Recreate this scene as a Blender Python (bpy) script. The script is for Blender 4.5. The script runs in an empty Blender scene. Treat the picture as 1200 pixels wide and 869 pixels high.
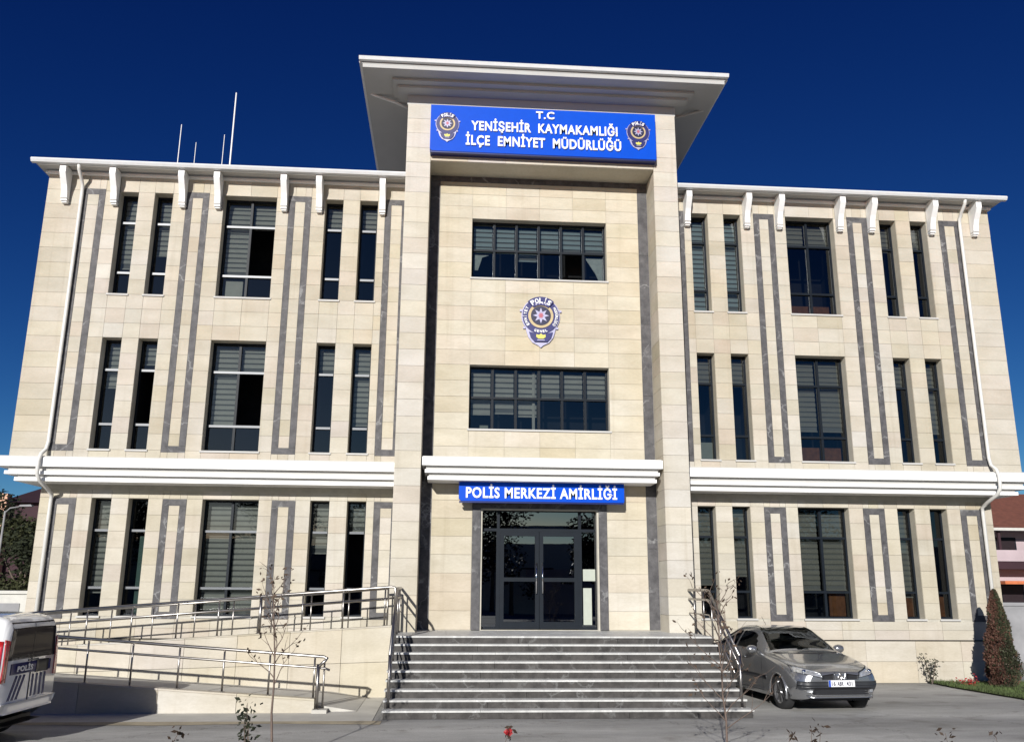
import bpy, math, random
from mathutils import Vector, Matrix
from mathutils.bvhtree import BVHTree
R = math.radians
rnd = random.Random(7)
scene = bpy.context.scene
col = scene.collection

# ------------------------------------------------------------------ camera
cam_d = bpy.data.cameras.new('camera'); cam = bpy.data.objects.new('camera', cam_d); col.objects.link(cam)
yaw, pitch, roll = R(4.21), R(13.838), R(.383)
fw = Vector((math.sin(yaw)*math.cos(pitch), math.cos(yaw)*math.cos(pitch), math.sin(pitch)))
rt = Vector((math.cos(yaw), -math.sin(yaw), 0)); up = rt.cross(fw)
r2 = rt*math.cos(roll)+up*math.sin(roll); u2 = -rt*math.sin(roll)+up*math.cos(roll)
m3 = Matrix((r2, u2, -fw)).transposed()
cam.matrix_world = Matrix.Translation((-2.052, -20, 2.10)) @ m3.to_4x4()
cam_d.sensor_width = 36; cam_d.lens = 36*1022.7/1200; cam_d.clip_start = .05; cam_d.clip_end = 3000
scene.camera = cam

# ------------------------------------------------------------------ world, sun, exposure
SUN_EL, SUN_AZ = 19.0, 16.5
w = bpy.data.worlds.new('World'); scene.world = w; w.use_nodes = True
nt = w.node_tree; bg = nt.nodes['Background']
sky = nt.nodes.new('ShaderNodeTexSky'); sky.sky_type = 'NISHITA'; sky.sun_disc = False
sky.sun_elevation = R(SUN_EL); sky.sun_rotation = R(180+SUN_AZ)
sky.altitude = 300; sky.air_density = .7; sky.dust_density = .15; sky.ozone_density = 3.5
# one uniform colour grade over the whole sky (deep, saturated winter blue)
sep = nt.nodes.new('ShaderNodeSeparateColor'); cmb = nt.nodes.new('ShaderNodeCombineColor'); nt.links.new(sky.outputs[0], sep.inputs[0])
for i, (pw, kk) in enumerate(((2.3, .00745), (1.78, .0141), (1.21, .0377))):
    p_ = nt.nodes.new('ShaderNodeMath'); p_.operation = 'POWER'; p_.inputs[1].default_value = pw; nt.links.new(sep.outputs[i], p_.inputs[0])
    m_ = nt.nodes.new('ShaderNodeMath'); m_.operation = 'MULTIPLY'; m_.inputs[1].default_value = kk/.13; nt.links.new(p_.outputs[0], m_.inputs[0]); nt.links.new(m_.outputs[0], cmb.inputs[i])
nt.links.new(cmb.outputs[0], bg.inputs[0])
bg.inputs[1].default_value = .13
sun_d = bpy.data.lights.new('sun', 'SUN'); sun_d.energy = 5.0; sun_d.angle = R(.5); sun_d.color = (1, .968, .915)
sun = bpy.data.objects.new('sun', sun_d); col.objects.link(sun)
sd = Vector((math.sin(R(SUN_AZ))*math.cos(R(SUN_EL)), math.cos(R(SUN_AZ))*math.cos(R(SUN_EL)), -math.sin(R(SUN_EL))))
sun.rotation_euler = sd.to_track_quat('-Z', 'Y').to_euler(); sun.location = (-10, -40, 30)
vs = scene.view_settings; vs.view_transform = 'Standard'; vs.look = 'None'; vs.gamma = 1; vs.exposure = .05
vs.use_curve_mapping = False

# ------------------------------------------------------------------ materials
MATS = {}
def newmat(name):
    m = bpy.data.materials.new(name); m.use_nodes = True
    return m, m.node_tree, m.node_tree.nodes['Principled BSDF']
def noise(nt, scale, detail=6, rough=.6, vec=None, stretch=None):
    n = nt.nodes.new('ShaderNodeTexNoise'); n.inputs['Scale'].default_value = scale
    n.inputs['Detail'].default_value = detail; n.inputs['Roughness'].default_value = rough
    tc = nt.nodes.new('ShaderNodeTexCoord')
    if stretch:
        mp = nt.nodes.new('ShaderNodeMapping'); mp.inputs['Scale'].default_value = stretch
        nt.links.new(tc.outputs['Object'], mp.inputs[0]); nt.links.new(mp.outputs[0], n.inputs['Vector'])
    else: nt.links.new(tc.outputs['Object'], n.inputs['Vector'])
    return n
def ramp(nt, src, stops):
    r = nt.nodes.new('ShaderNodeValToRGB'); nt.links.new(src, r.inputs[0])
    e = r.color_ramp.elements
    while len(e) < len(stops): e.new(.5)
    for i, (p, c) in enumerate(stops): e[i].position = p; e[i].color = (*c, 1)
    return r
def mix(nt, a, b, fac, mode='MIX'):
    m = nt.nodes.new('ShaderNodeMix'); m.data_type = 'RGBA'; m.blend_type = mode
    for sock, val in ((m.inputs[0], fac), (m.inputs[6], a), (m.inputs[7], b)):
        if hasattr(val, 'is_linked') or hasattr(val, 'links'): nt.links.new(val, sock)
        elif isinstance(val, tuple): sock.default_value = (*val, 1)
        else: sock.default_value = val
    return m.outputs[2]
def bump(nt, bsdf, src, strength, dist=.02):
    b = nt.nodes.new('ShaderNodeBump'); b.inputs['Strength'].default_value = strength; b.inputs['Distance'].default_value = dist
    nt.links.new(src, b.inputs['Height']); nt.links.new(b.outputs[0], bsdf.inputs['Normal'])
def simple(name, c, rough=.6, metal=0, var=.12, scale=6, bstr=0, spec=None, coat=0, stretch=None):
    m, nt, b = newmat(name)
    n = noise(nt, scale, 5, .6, stretch=stretch)
    lo = tuple(x*(1-var) for x in c); hi = tuple(min(1, x*(1+var)) for x in c)
    r = ramp(nt, n.outputs[0], [(.3, lo), (.7, hi)]); nt.links.new(r.outputs[0], b.inputs['Base Color'])
    b.inputs['Roughness'].default_value = rough; b.inputs['Metallic'].default_value = metal
    if spec is not None: b.inputs['Specular IOR Level'].default_value = spec
    if coat: b.inputs['Coat Weight'].default_value = coat; b.inputs['Coat Roughness'].default_value = .05
    if bstr: bump(nt, b, n.outputs[0], bstr)
    MATS[name] = m; return m
def stone_mat():
    m, nt, b = newmat('travertine')
    at = nt.nodes.new('ShaderNodeAttribute'); at.attribute_name = 'tone'
    n1 = noise(nt, 1.1, 6, .6, stretch=(1, 1, 2.6)); r1 = ramp(nt, n1.outputs[0], [(.3, (.88, .87, .84)), (.7, (1.06, 1.06, 1.06))])
    n2 = noise(nt, 14, 5, .65, stretch=(1, 1, 3)); r2_ = ramp(nt, n2.outputs[0], [(.3, (.94, .93, .91)), (.65, (1.03, 1.03, 1.03))])
    n3 = noise(nt, .35, 3, .5, stretch=(1.6, 1, .5)); r3 = ramp(nt, n3.outputs[0], [(.35, (.95, .92, .86)), (.65, (1.02, 1.02, 1.03))])
    c = mix(nt, at.outputs['Color'], r1.outputs[0], 1.0, 'MULTIPLY'); c = mix(nt, c, r2_.outputs[0], 1.0, 'MULTIPLY')
    c = mix(nt, c, r3.outputs[0], 1.0, 'MULTIPLY')
    n7 = noise(nt, 1.0, 4, .6, stretch=(5, 1, .25)); r7 = ramp(nt, n7.outputs[0], [(.56, (1, 1, 1)), (.75, (.90, .885, .86))]); c = mix(nt, c, r7.outputs[0], 1.0, 'MULTIPLY')
    nt.links.new(c, b.inputs['Base Color']); b.inputs['Roughness'].default_value = .75
    b.inputs['Specular IOR Level'].default_value = .12
    bump(nt, b, n2.outputs[0], .12, .01)
    MATS['stone'] = m
stone_mat()
def marble_mat(name, lo, hi, vein, rough=.3):
    m, nt, b = newmat(name)
    n = noise(nt, 5, 8, .7); r = ramp(nt, n.outputs[0], [(.3, lo), (.62, hi)])
    v = nt.nodes.new('ShaderNodeTexVoronoi'); v.feature = 'DISTANCE_TO_EDGE'; v.inputs['Scale'].default_value = 2.3
    tc = nt.nodes.new('ShaderNodeTexCoord'); nd = noise(nt, 3, 5, .6)
    va = nt.nodes.new('ShaderNodeMix'); va.data_type = 'VECTOR'; va.inputs[0].default_value = .35
    nt.links.new(tc.outputs['Object'], va.inputs[4]); nt.links.new(nd.outputs['Color'], va.inputs[5]); nt.links.new(va.outputs[1], v.inputs['Vector'])
    vr = ramp(nt, v.outputs['Distance'], [(0, (1, 1, 1)), (.035, (0, 0, 0))])
    n4 = noise(nt, 1.7, 3, .5); r4 = ramp(nt, n4.outputs[0], [(.45, (0, 0, 0)), (.62, (.75, .75, .75))])
    f = mix(nt, vr.outputs[0], r4.outputs[0], 1.0, 'MULTIPLY')
    c = mix(nt, r.outputs[0], vein, f)
    nt.links.new(c, b.inputs['Base Color']); b.inputs['Roughness'].default_value = rough; b.inputs['Specular IOR Level'].default_value = .15
    MATS[name] = m
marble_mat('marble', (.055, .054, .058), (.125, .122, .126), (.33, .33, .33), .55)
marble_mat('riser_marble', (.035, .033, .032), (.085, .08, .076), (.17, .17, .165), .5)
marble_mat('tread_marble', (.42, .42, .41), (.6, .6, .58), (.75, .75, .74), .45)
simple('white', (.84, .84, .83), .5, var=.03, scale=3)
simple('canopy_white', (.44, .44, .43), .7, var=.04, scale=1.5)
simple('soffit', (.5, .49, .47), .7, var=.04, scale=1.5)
simple('pipe_white', (.66, .65, .62), .5, var=.06, scale=2)
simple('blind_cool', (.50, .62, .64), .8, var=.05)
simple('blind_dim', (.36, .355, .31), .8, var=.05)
simple('joint', (.47, .445, .38), .9, var=.1)
simple('gutter', (.7, .71, .72), .4, var=.05)
simple('frame', (.010, .014, .020), .45, 0, var=.1, spec=.14)
simple('frame_light', (.11, .12, .135), .40, .1, var=.08)  # lighter metal; on the left wing transoms it paints in the sun glint
simple('steel', (.38, .36, .34), .33, 1, var=.1, scale=20)
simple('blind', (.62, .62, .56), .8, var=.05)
simple('blind_sheer', (.27, .28, .27), .9, var=.05)
simple('room', (.016, .017, .02), .9, var=.3)
simple('sign_blue', (.0, .068, .54), .4, var=.04, spec=.12)
simple('sign_dark', (.0, .01, .12), .35)
simple('letter_white', (.88, .88, .88), .4, var=.02)
simple('navy', (.008, .01, .12), .4)
simple('gold', (.46, .36, .2), .5, .1)
simple('badge_red', (.42, .1, .14), .4)
simple('badge_silver', (.40, .39, .55), .35, .2)
simple('badge_black', (.012, .012, .05), .35)
simple('badge_yellow', (.65, .6, .12), .4)
simple('paper', (.42, .45, .39), .8, var=.05, scale=9)
simple('wood', (.24, .1, .04), .5, var=.3, scale=9)
simple('curtain', (.62, .68, .66), .9, var=.15, scale=12)
simple('green_curtain', (.16, .26, .23), .9, var=.1)
simple('roof_tile', (.19, .07, .045), .8, var=.25, scale=5)
simple('pink_wall', (.46, .37, .39), .8, var=.1, scale=.8)
simple('peach_wall', (.6, .36, .25), .8, var=.1, scale=.8)
simple('maroon_wall', (.035, .012, .018), .8, var=.2, scale=1)
simple('grey_wall', (.27, .27, .28), .85, var=.2, scale=1.4)
simple('pale_wall', (.55, .54, .5), .8, var=.1)
simple('orange_cloth', (.55, .16, .06), .8)
simple('bark', (.13, .1, .08), .9, var=.3, scale=14, bstr=.4)
simple('bark_red', (.15, .11, .09), .8, var=.3, scale=14)
simple('leaf_dark', (.024, .03, .014), .6, var=.5, scale=1.2)
simple('leaf_green', (.045, .05, .02), .6, var=.4, scale=2)
simple('leaf_brown', (.05, .032, .02), .7, var=.45, scale=3)
simple('conifer_brown', (.10, .045, .03), .8, var=.5, scale=3)
simple('conifer_green', (.04, .045, .02), .8, var=.5, scale=3)
simple('dead_leaf', (.09, .06, .04), .8, var=.4, scale=9)
simple('rose', (.35, .015, .02), .6)
simple('grass', (.07, .10, .03), .8, var=.45, scale=3)
simple('soil', (.12, .10, .06), .95, var=.3, scale=3, bstr=.5)
simple('concrete', (.50, .485, .44), .85, var=.14, scale=1.6, bstr=.2)
simple('kerb_dirt', (.36, .31, .22), .9, var=.25, scale=2.5)
simple('car_paint', (.34, .345, .355), .22, .75, var=.02, coat=1)
simple('van_paint', (.84, .84, .84), .25, 0, var=.02, coat=1)
simple('black_plastic', (.018, .018, .02), .5)
simple('dark_trim', (.03, .032, .036), .4)
simple('tyre', (.02, .02, .021), .85)
simple('alloy', (.42, .42, .43), .3, .9)
simple('chrome', (.75, .75, .77), .1, 1, var=.02)
simple('lamp_clear', (.62, .64, .66), .12, .55, var=.4, scale=30, coat=1)
simple('lamp_red', (.42, .01, .015), .15, var=.25, scale=18, coat=1)
simple('plate', (.8, .8, .8), .4)
simple('plate_blue', (.02, .08, .45), .4)
simple('seat', (.12, .12, .115), .8)
simple('light_seat', (.3, .29, .27), .8)
def ground_mat():
    m, nt, b = newmat('yard_paving')
    n1 = noise(nt, .35, 6, .65, stretch=(.35, 1.6, 1)); n2 = noise(nt, 40, 4, .7); n3 = noise(nt, 2.2, 6, .7, stretch=(.5, 1.4, 1))
    r1 = ramp(nt, n1.outputs[0], [(.32, (.29, .287, .275)), (.52, (.385, .38, .368)), (.68, (.50, .495, .475))])
    r2_ = ramp(nt, n2.outputs[0], [(.3, (.82, .82, .82)), (.7, (1.12, 1.12, 1.12))]); r3 = ramp(nt, n3.outputs[0], [(.35, (.84, .84, .83)), (.6, (1.04, 1.04, 1.04))])
    c = mix(nt, r1.outputs[0], r2_.outputs[0], 1.0, 'MULTIPLY'); c = mix(nt, c, r3.outputs[0], 1.0, 'MULTIPLY')
    n4 = noise(nt, 1.3, 3, .5); r4 = ramp(nt, n4.outputs[0], [(.60, (1, 1, 1)), (.72, (.72, .70, .67))]); c = mix(nt, c, r4.outputs[0], 1.0, 'MULTIPLY')
    n5 = noise(nt, .22, 2, .5, stretch=(.25, 2.2, 1)); r5 = ramp(nt, n5.outputs[0], [(.42, (.88, .88, .88)), (.58, (1.12, 1.12, 1.11))]); c = mix(nt, c, r5.outputs[0], 1.0, 'MULTIPLY')
    vo = nt.nodes.new('ShaderNodeTexVoronoi'); vo.feature = 'DISTANCE_TO_EDGE'; vo.inputs['Scale'].default_value = .28
    tc = nt.nodes.new('ShaderNodeTexCoord'); wn = noise(nt, 1.5, 6, .7); vm = nt.nodes.new('ShaderNodeVectorMath'); vm.operation = 'MULTIPLY_ADD'; vm.inputs[1].default_value = (1.1, 1.1, 0)
    nt.links.new(wn.outputs['Color'], vm.inputs[0]); nt.links.new(tc.outputs['Object'], vm.inputs[2]); nt.links.new(vm.outputs[0], vo.inputs['Vector'])
    r6 = ramp(nt, vo.outputs['Distance'], [(0, (.55, .54, .52)), (.006, (1, 1, 1))]); c = mix(nt, c, r6.outputs[0], .8, 'MULTIPLY')
    nt.links.new(c, b.inputs['Base Color']); b.inputs['Roughness'].default_value = .85
    bump(nt, b, n2.outputs[0], .35, .01); MATS['yard'] = m
ground_mat()
def glass_mat(name, tint, ior, rough=.0):
    m = bpy.data.materials.new(name); m.use_nodes = True; nt = m.node_tree; nt.nodes.clear()
    out = nt.nodes.new('ShaderNodeOutputMaterial'); mx = nt.nodes.new('ShaderNodeMixShader')
    tr = nt.nodes.new('ShaderNodeBsdfTransparent'); tr.inputs[0].default_value = (*tint, 1)
    gl = nt.nodes.new('ShaderNodeBsdfGlossy'); gl.inputs['Roughness'].default_value = rough; gl.inputs[0].default_value = (.9, .95, 1, 1)
    fr = nt.nodes.new('ShaderNodeFresnel'); fr.inputs[0].default_value = ior
    n = noise(nt, .8, 2, .5); bp = nt.nodes.new('ShaderNodeBump'); bp.inputs['Strength'].default_value = .012; bp.inputs['Distance'].default_value = .05
    nt.links.new(n.outputs[0], bp.inputs['Height']); nt.links.new(bp.outputs[0], gl.inputs['Normal'])
    nt.links.new(fr.outputs[0], mx.inputs[0]); nt.links.new(tr.outputs[0], mx.inputs[1]); nt.links.new(gl.outputs[0], mx.inputs[2])
    nt.links.new(mx.outputs[0], out.inputs[0]); MATS[name] = m
glass_mat('glass', (.40, .42, .42), 1.7)
glass_mat('door_glass', (.12, .15, .18), 2.6)
glass_mat('car_glass', (.42, .5, .45), 1.42)
glass_mat('car_side_glass', (.07, .075, .075), 1.5)

# ------------------------------------------------------------------ mesh helpers
class MB:
    def __init__(s): s.v = []; s.f = []; s.t = []
    def add(s, vs_, fs, tone=None):
        o = len(s.v); s.v += [tuple(p) for p in vs_]; s.f += [tuple(i+o for i in f) for f in fs]; s.t += [tone]*len(fs); return s
    def box(s, x0, x1, y0, y1, z0, z1, tone=None):
        return s.add([(x0,y0,z0),(x1,y0,z0),(x1,y1,z0),(x0,y1,z0),(x0,y0,z1),(x1,y0,z1),(x1,y1,z1),(x0,y1,z1)],
                     [(0,3,2,1),(4,5,6,7),(0,1,5,4),(1,2,6,5),(2,3,7,6),(3,0,4,7)], tone)
    def prism(s, poly, axis, a, b):
        # poly: list of 2D points in the two other axes, extruded along axis between a and b
        n = len(poly)
        def P(p, t):
            return {'x': (t, p[0], p[1]), 'y': (p[0], t, p[1]), 'z': (p[0], p[1], t)}[axis]
        return s.add([P(p, a) for p in poly]+[P(p, b) for p in poly],
                     [tuple(range(n))[::-1], tuple(range(n, 2*n))]+[(i, (i+1) % n, n+(i+1) % n, n+i) for i in range(n)])
    def tube(s, p, q, r, r2=None, n=8, cap=True):
        p = Vector(p); q = Vector(q); r2 = r if r2 is None else r2
        d = (q-p).normalized(); a = d.orthogonal().normalized(); b = d.cross(a)
        vs_ = []
        for c, rr in ((p, r), (q, r2)):
            for i in range(n):
                t = 2*math.pi*i/n; vs_.append(c+a*math.cos(t)*rr+b*math.sin(t)*rr)
        fs = [(i, (i+1) % n, n+(i+1) % n, n+i) for i in range(n)]
        if cap: fs += [tuple(range(n))[::-1], tuple(range(n, 2*n))]
        return s.add(vs_, fs)
    def path(s, pts, r, n=8):
        pts = [Vector(p) for p in pts]
        rings = []; prev = None
        for i, p in enumerate(pts):
            d = ((pts[min(i+1, len(pts)-1)]-pts[max(i-1, 0)])).normalized()
            a = (d.orthogonal() if prev is None else prev-d*prev.dot(d)).normalized(); prev = a; b = d.cross(a)
            rings.append([p+a*math.cos(2*math.pi*k/n)*r+b*math.sin(2*math.pi*k/n)*r for k in range(n)])
        vs_ = [v for rg in rings for v in rg]
        fs = [(i*n+k, i*n+(k+1) % n, (i+1)*n+(k+1) % n, (i+1)*n+k) for i in range(len(rings)-1) for k in range(n)]
        fs += [tuple(range(n))[::-1], tuple(range((len(rings)-1)*n, len(rings)*n))]
        return s.add(vs_, fs)
    def lathe(s, prof, axis='z', c=(0,0,0), n=24):
        vs_ = []
        for r, h in prof:
            for k in range(n):
                t = 2*math.pi*k/n; a = r*math.cos(t); b = r*math.sin(t)
                vs_.append({'z': (c[0]+a, c[1]+b, c[2]+h), 'x': (c[0]+h, c[1]+a, c[2]+b), 'y': (c[0]+a, c[1]+h, c[2]+b)}[axis])
        return s.add(vs_, [(i*n+k, i*n+(k+1) % n, (i+1)*n+(k+1) % n, (i+1)*n+k) for i in range(len(prof)-1) for k in range(n)])
    def build(s, name, mat, parent=None, smooth=False, label=None, kind=None, loc=None):
        me = bpy.data.meshes.new(name); me.from_pydata(s.v, [], s.f)
        if any(t is not None for t in s.t):
            ca = me.color_attributes.new('tone', 'FLOAT_COLOR', 'CORNER')
            k = 0
            for p, t in zip(me.polygons, s.t):
                for _ in range(p.loop_total): ca.data[k].color = (*(t or (.5, .45, .34)), 1); k += 1
        if smooth: me.polygons.foreach_set('use_smooth', [True]*len(me.polygons))
        me.materials.append(MATS[mat] if isinstance(mat, str) else mat); me.update()
        o = bpy.data.objects.new(name, me); col.objects.link(o)
        if parent: o.parent = parent
        if loc: o.location = loc
        if label: o['label'] = label
        if kind: o['kind'] = kind
        return o
def fixn(o):
    import bmesh
    bm = bmesh.new(); bm.from_mesh(o.data); bmesh.ops.recalc_face_normals(bm, faces=bm.faces); bm.to_mesh(o.data); bm.free(); return o
def thing(name, label, cat, loc=(0,0,0), rz=0, group=None):
    o = bpy.data.objects.new(name, None); o.empty_display_size = .3; col.objects.link(o)
    o.location = loc; o.rotation_euler = (0, 0, rz); o['label'] = label; o['category'] = cat
    if group: o['group'] = group
    return o
def tag(o, label, cat, group=None):
    o['label'] = label; o['category'] = cat
    if group: o['group'] = group
    return o
def text_mesh(name, s, width, height, mat, parent, loc, extr=.012, bold=.03, rot=(R(90), 0, 0), align='CENTER'):
    cu = bpy.data.curves.new('lettering', 'FONT'); cu.body = s; cu.size = 1; cu.extrude = .02; cu.offset = bold; cu.resolution_u = 3
    cu.space_character = 1.1
    t = bpy.data.objects.new('lettering', cu); col.objects.link(t)
    bpy.context.view_layer.update()
    me = bpy.data.meshes.new_from_object(t); bpy.data.objects.remove(t)
    xs = [v.co.x for v in me.vertices]; ys = [v.co.y for v in me.vertices]
    x0, x1 = min(xs), max(xs); capb, capt = 0.0, .73
    sx = width/(x1-x0); sy = height/(capt-capb)
    for v in me.vertices: v.co = Vector(((v.co.x-(x0+x1)/2)*sx, (v.co.y-capb)*sy-height/2, v.co.z/.02*extr))
    me.materials.append(MATS[mat])
    if ' ' not in s:
        o = bpy.data.objects.new(name, me); col.objects.link(o); o.parent = parent; o.location = loc; o.rotation_euler = rot
        return o
    xs = sorted((min(me.vertices[i].co.x for i in p.vertices), max(me.vertices[i].co.x for i in p.vertices)) for p in me.polygons)
    groups = []
    for a, b in xs:
        if groups and a < groups[-1][1]+height*.42: groups[-1][1] = max(groups[-1][1], b)
        else: groups.append([a, b])
    for ga, gb in groups:
        mb = MB(); idx = {}
        for p in me.polygons:
            if ga-1e-6 <= p.center.x <= gb+1e-6:
                f = []
                for i in p.vertices:
                    if i not in idx: idx[i] = len(mb.v); mb.v.append(tuple(me.vertices[i].co))
                    f.append(idx[i])
                mb.f.append(tuple(f)); mb.t.append(None)
        o = mb.build(name, mat, parent, loc=loc); o.rotation_euler = rot
    return o

# ------------------------------------------------------------------ the setting: ground
g = MB(); N = 10
g.add([(-400,-400,-.004),(400,-400,-.004),(400,700,-.004),(-400,700,-.004)], [(0,1,2,3)])
o = g.build('ground', 'yard'); o['kind'] = 'structure'
g = MB(); g.box(-30, -3.15, -5.05, -1.9, -.05, .004); o = g.build('pavement', 'concrete'); o['kind'] = 'structure'
g = MB()
xs = [-30+.45*i for i in range(61)]
g.add([(x, -5.05-.0, .006) for x in xs]+[(x, -5.30-.06*math.sin(x*1.7)-.05*rnd.random(), .001) for x in xs], [(i, 61+i, 62+i, i+1) for i in range(60)])
o = g.build('pavement_edge', 'kerb_dirt'); o['kind'] = 'structure'

# ------------------------------------------------------------------ police station building
B = thing('police_station', 'three storey beige stone police station with blue signs and a tall central portal', 'building')
WX = {'w1': (9.613, 10.05), 'w2': (8.80, 9.235), 'b': (6.335, 7.597), 'w3': (4.735, 5.175), 'w4': (3.895, 4.335)}
FX = {'f1': (10.38, 10.94), 'f2': (7.945, 8.482), 'f3': (5.507, 6.043), 'f4': (3.17, 3.72)}
FLOORS = {'top': (8.66, 11.24), 'mid': (5.012, 7.607)}
GZ = (1.406, 3.98); SW = .15
BASE = (.55, .522, .452)
panels = []   # (area, x0,x1,y0,y1,z0,z1,tone)
def tone(warm=0, light=0):
    k = 1+rnd.gauss(0, .02)+light; wv = rnd.gauss(0, .011)+warm; pk = abs(rnd.gauss(0, .010))
    q = rnd.random()
    if q < .08: k *= .91; wv += .02
    elif q < .16: k *= .94; pk += .02
    elif q > .93: k *= 1.05; wv -= .02
    return (BASE[0]*k*(1+wv*.3+pk), BASE[1]*k*(1-wv*.2-pk*.4), BASE[2]*k*(1-wv*2.0))
GAP = .003; TH = .014
def clad(xb, zb, yf, blocked, maxw=.95, warm=0, light=0, sgn=1):
    for i in range(len(xb)-1):
        a, b = xb[i], xb[i+1]
        if b-a < .03: continue
        n = max(1, math.ceil((b-a)/maxw-1e-6))
        for k in range(n):
            xa = a+(b-a)*k/n; xc = a+(b-a)*(k+1)/n
            for j in range(len(zb)-1):
                z0, z1 = zb[j], zb[j+1]; cx, cz = (xa+xc)/2, (z0+z1)/2
                if any(p[0]-1e-4 < cx < p[1]+1e-4 and p[2]-1e-4 < cz < p[3]+1e-4 for p in blocked): continue
                x0, x1 = (xa, xc) if sgn > 0 else (-xc, -xa)
                pr = rnd.uniform(0, .004)
                panels.append(((x1-x0)*(z1-z0), x0+GAP, x1-GAP, yf-pr, yf+TH, z0+GAP, z1-GAP, tone(warm, light)))
def split(a, b, n): return [a+(b-a)*i/n for i in range(n+1)]
def body_wall(mb, xb, zb, y0, y1, blocked, sgn=1):
    for i in range(len(xb)-1):
        for j in range(len(zb)-1):
            cx, cz = (xb[i]+xb[i+1])/2, (zb[j]+zb[j+1])/2
            if any(p[0] < cx < p[1] and p[2] < cz < p[3] for p in blocked): continue
            x0, x1 = (xb[i], xb[i+1]) if sgn > 0 else (-xb[i+1], -xb[i])
            mb.box(x0, x1, y0, y1, zb[j], zb[j+1])
core = MB(); revealm = MB()
zup = sorted(set([round(z, 4) for z in [4.83]+split(5.012, 7.607, 7)+split(7.607, 8.66, 3)+split(8.66, 11.24, 7)+[11.64]]))
zgr = sorted(set([round(z, 4) for z in [.93, 1.16]+split(GZ[0], GZ[1], 7)+[4.16]]))
for sg in (1, -1):
    op_up = [(*WX[k], *FLOORS[f]) for k in WX for f in FLOORS]
    op_gr = [(*WX[k], *GZ) for k in WX]
    fr_up = [(a, a+SW, 4.965, 11.29) for a, b in FX.values() if a > 3.2]+[(b-SW, b, 4.965, 11.29) for a, b in FX.values()]
    fr_gr = [(a, b, z0, z1) for a, b, z0, z1 in [(p[0], p[1], 1.356, 3.97) for p in fr_up]]
    xb = sorted(set([3.17, 11.74]+[v for k in WX.values() for v in k]+[v for p in fr_up for v in p[:2]]))
    xbg = sorted(set([3.17, 11.18]+[v for k in WX.values() for v in k]+[v for p in fr_up for v in p[:2]]))
    caps = [(p[0], p[1], 4.965, 4.965+SW) for p in FX.values()]
    clad(xb, zup, 0, op_up+fr_up, sgn=sg, light=-.06); clad(xbg, zgr[2:], .5, op_gr+fr_gr, sgn=sg, light=-.05); clad([3.17, 3.9, 4.72, 5.5, 6.34, 7.2, 7.97, 8.8, 9.62, 10.4, 11.18], [.93, 1.16, 1.352], .5, [], sgn=sg, light=-.05)
    clad([3.17, 4.3, 5.4, 6.6, 7.7, 8.9, 10.0, 11.22], [0.0, .47, .92], .455, [], maxw=1.3, sgn=sg, light=-.02)
    body_wall(core, sorted(set([3.17, 11.74]+[v for k in WX.values() for v in k])), [4.83, 5.012, 7.607, 8.66, 11.24, 11.66], TH, .42, op_up, sg)
    body_wall(core, sorted(set([3.17, 11.18]+[v for k in WX.values() for v in k])), [-.2, GZ[0], GZ[1], 4.3], .5+TH, .9, op_gr, sg)
    # side and rear walls
    xo, xi = (11.74-.4, 11.74) if sg > 0 else (-11.74, -11.34)
    core.box(xo, xi, .42, 13.5, 4.83, 11.66)
    xo, xi = (10.78, 11.18) if sg > 0 else (-11.18, -10.78)
    core.box(xo, xi, .9, 13.0, -.2, 4.4)
core.box(-11.34, 11.34, 13.1, 13.5, -.2, 11.66)
# openings get lined with stone (reveals)
def reveal(mb, x0, x1, z0, z1, y0, y1):
    t = .018
    mb.box(x0-t, x0+.002, y0, y1, z0, z1, BASE).box(x1-.002, x1+t, y0, y1, z0, z1, BASE).box(x0+.003, x1-.003, y0, y1, z1-.002, z1+t, BASE)
for sg in (1, -1):
    for k, (a, b) in WX.items():
        x0, x1 = (a, b) if sg > 0 else (-b, -a)
        for f, (z0, z1) in FLOORS.items(): reveal(revealm, x0, x1, z0, z1, .012, .40)
        reveal(revealm, x0, x1, GZ[0], GZ[1], .512, .88)
# --- tower (portal): pillars, lintel, recessed wall
PF, PO, PI_, CW = -1.5, 3.17, 2.61, -.75
zp = split(0.05, 13.05, 35)
for sg in (1, -1):
    clad([PI_, PO], zp, PF, [], sgn=sg, warm=-.012, light=.0)
    x0, x1 = (PI_+.02, PO-.02) if sg > 0 else (-PO+.02, -PI_-.02)
    core.box(x0, x1, PF+TH, .4, 0, 13.03)
    # inner and outer cheek cladding
    for j in range(len(zp)-1):
        for xx in ((PI_, PI_+.022), (PO-.022, PO)):
            a, b = xx if sg > 0 else (-xx[1], -xx[0])
            if xx[0] > 3 and zp[j] < 11.0 : pass
            if xx[0] < 3 and zp[j+1] > 11.62: continue
            ya, yb = PF+TH+.001, (CW-.004 if xx[0] < 3 else (-.01))
            if yb > ya: panels.append((.2, a, b, ya, yb, zp[j]+GAP, zp[j+1]-GAP, tone(-.01)))
clad([-PI_, -1.75, -.87, 0, .87, 1.75, PI_], [11.625, 12.0, 12.5, 13.05], PF, [], maxw=1.0, warm=-.01)
core.box(-PI_-.02, PI_+.02, PF+TH, -.2, 11.64, 13.03)
revealm.box(-PI_, PI_, PF+TH+.002, -.2, 11.62, 11.638, BASE)
core.box(-PO+.02, PO-.02, .4, 7.8, 11.4, 13.3)
cw_op = [(-1.6, 1.6, 9.07, 10.55), (-1.6, 1.6, 5.50, 6.98), (-1.48, 1.48, 1.2, 3.92)]
zc = sorted(set([round(z, 4) for z in split(3.92, 5.5, 4)+split(5.5, 6.98, 4)+split(6.98, 9.07, 6)+split(9.07, 10.55, 4)+split(10.55, 11.475, 3)]))
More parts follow.
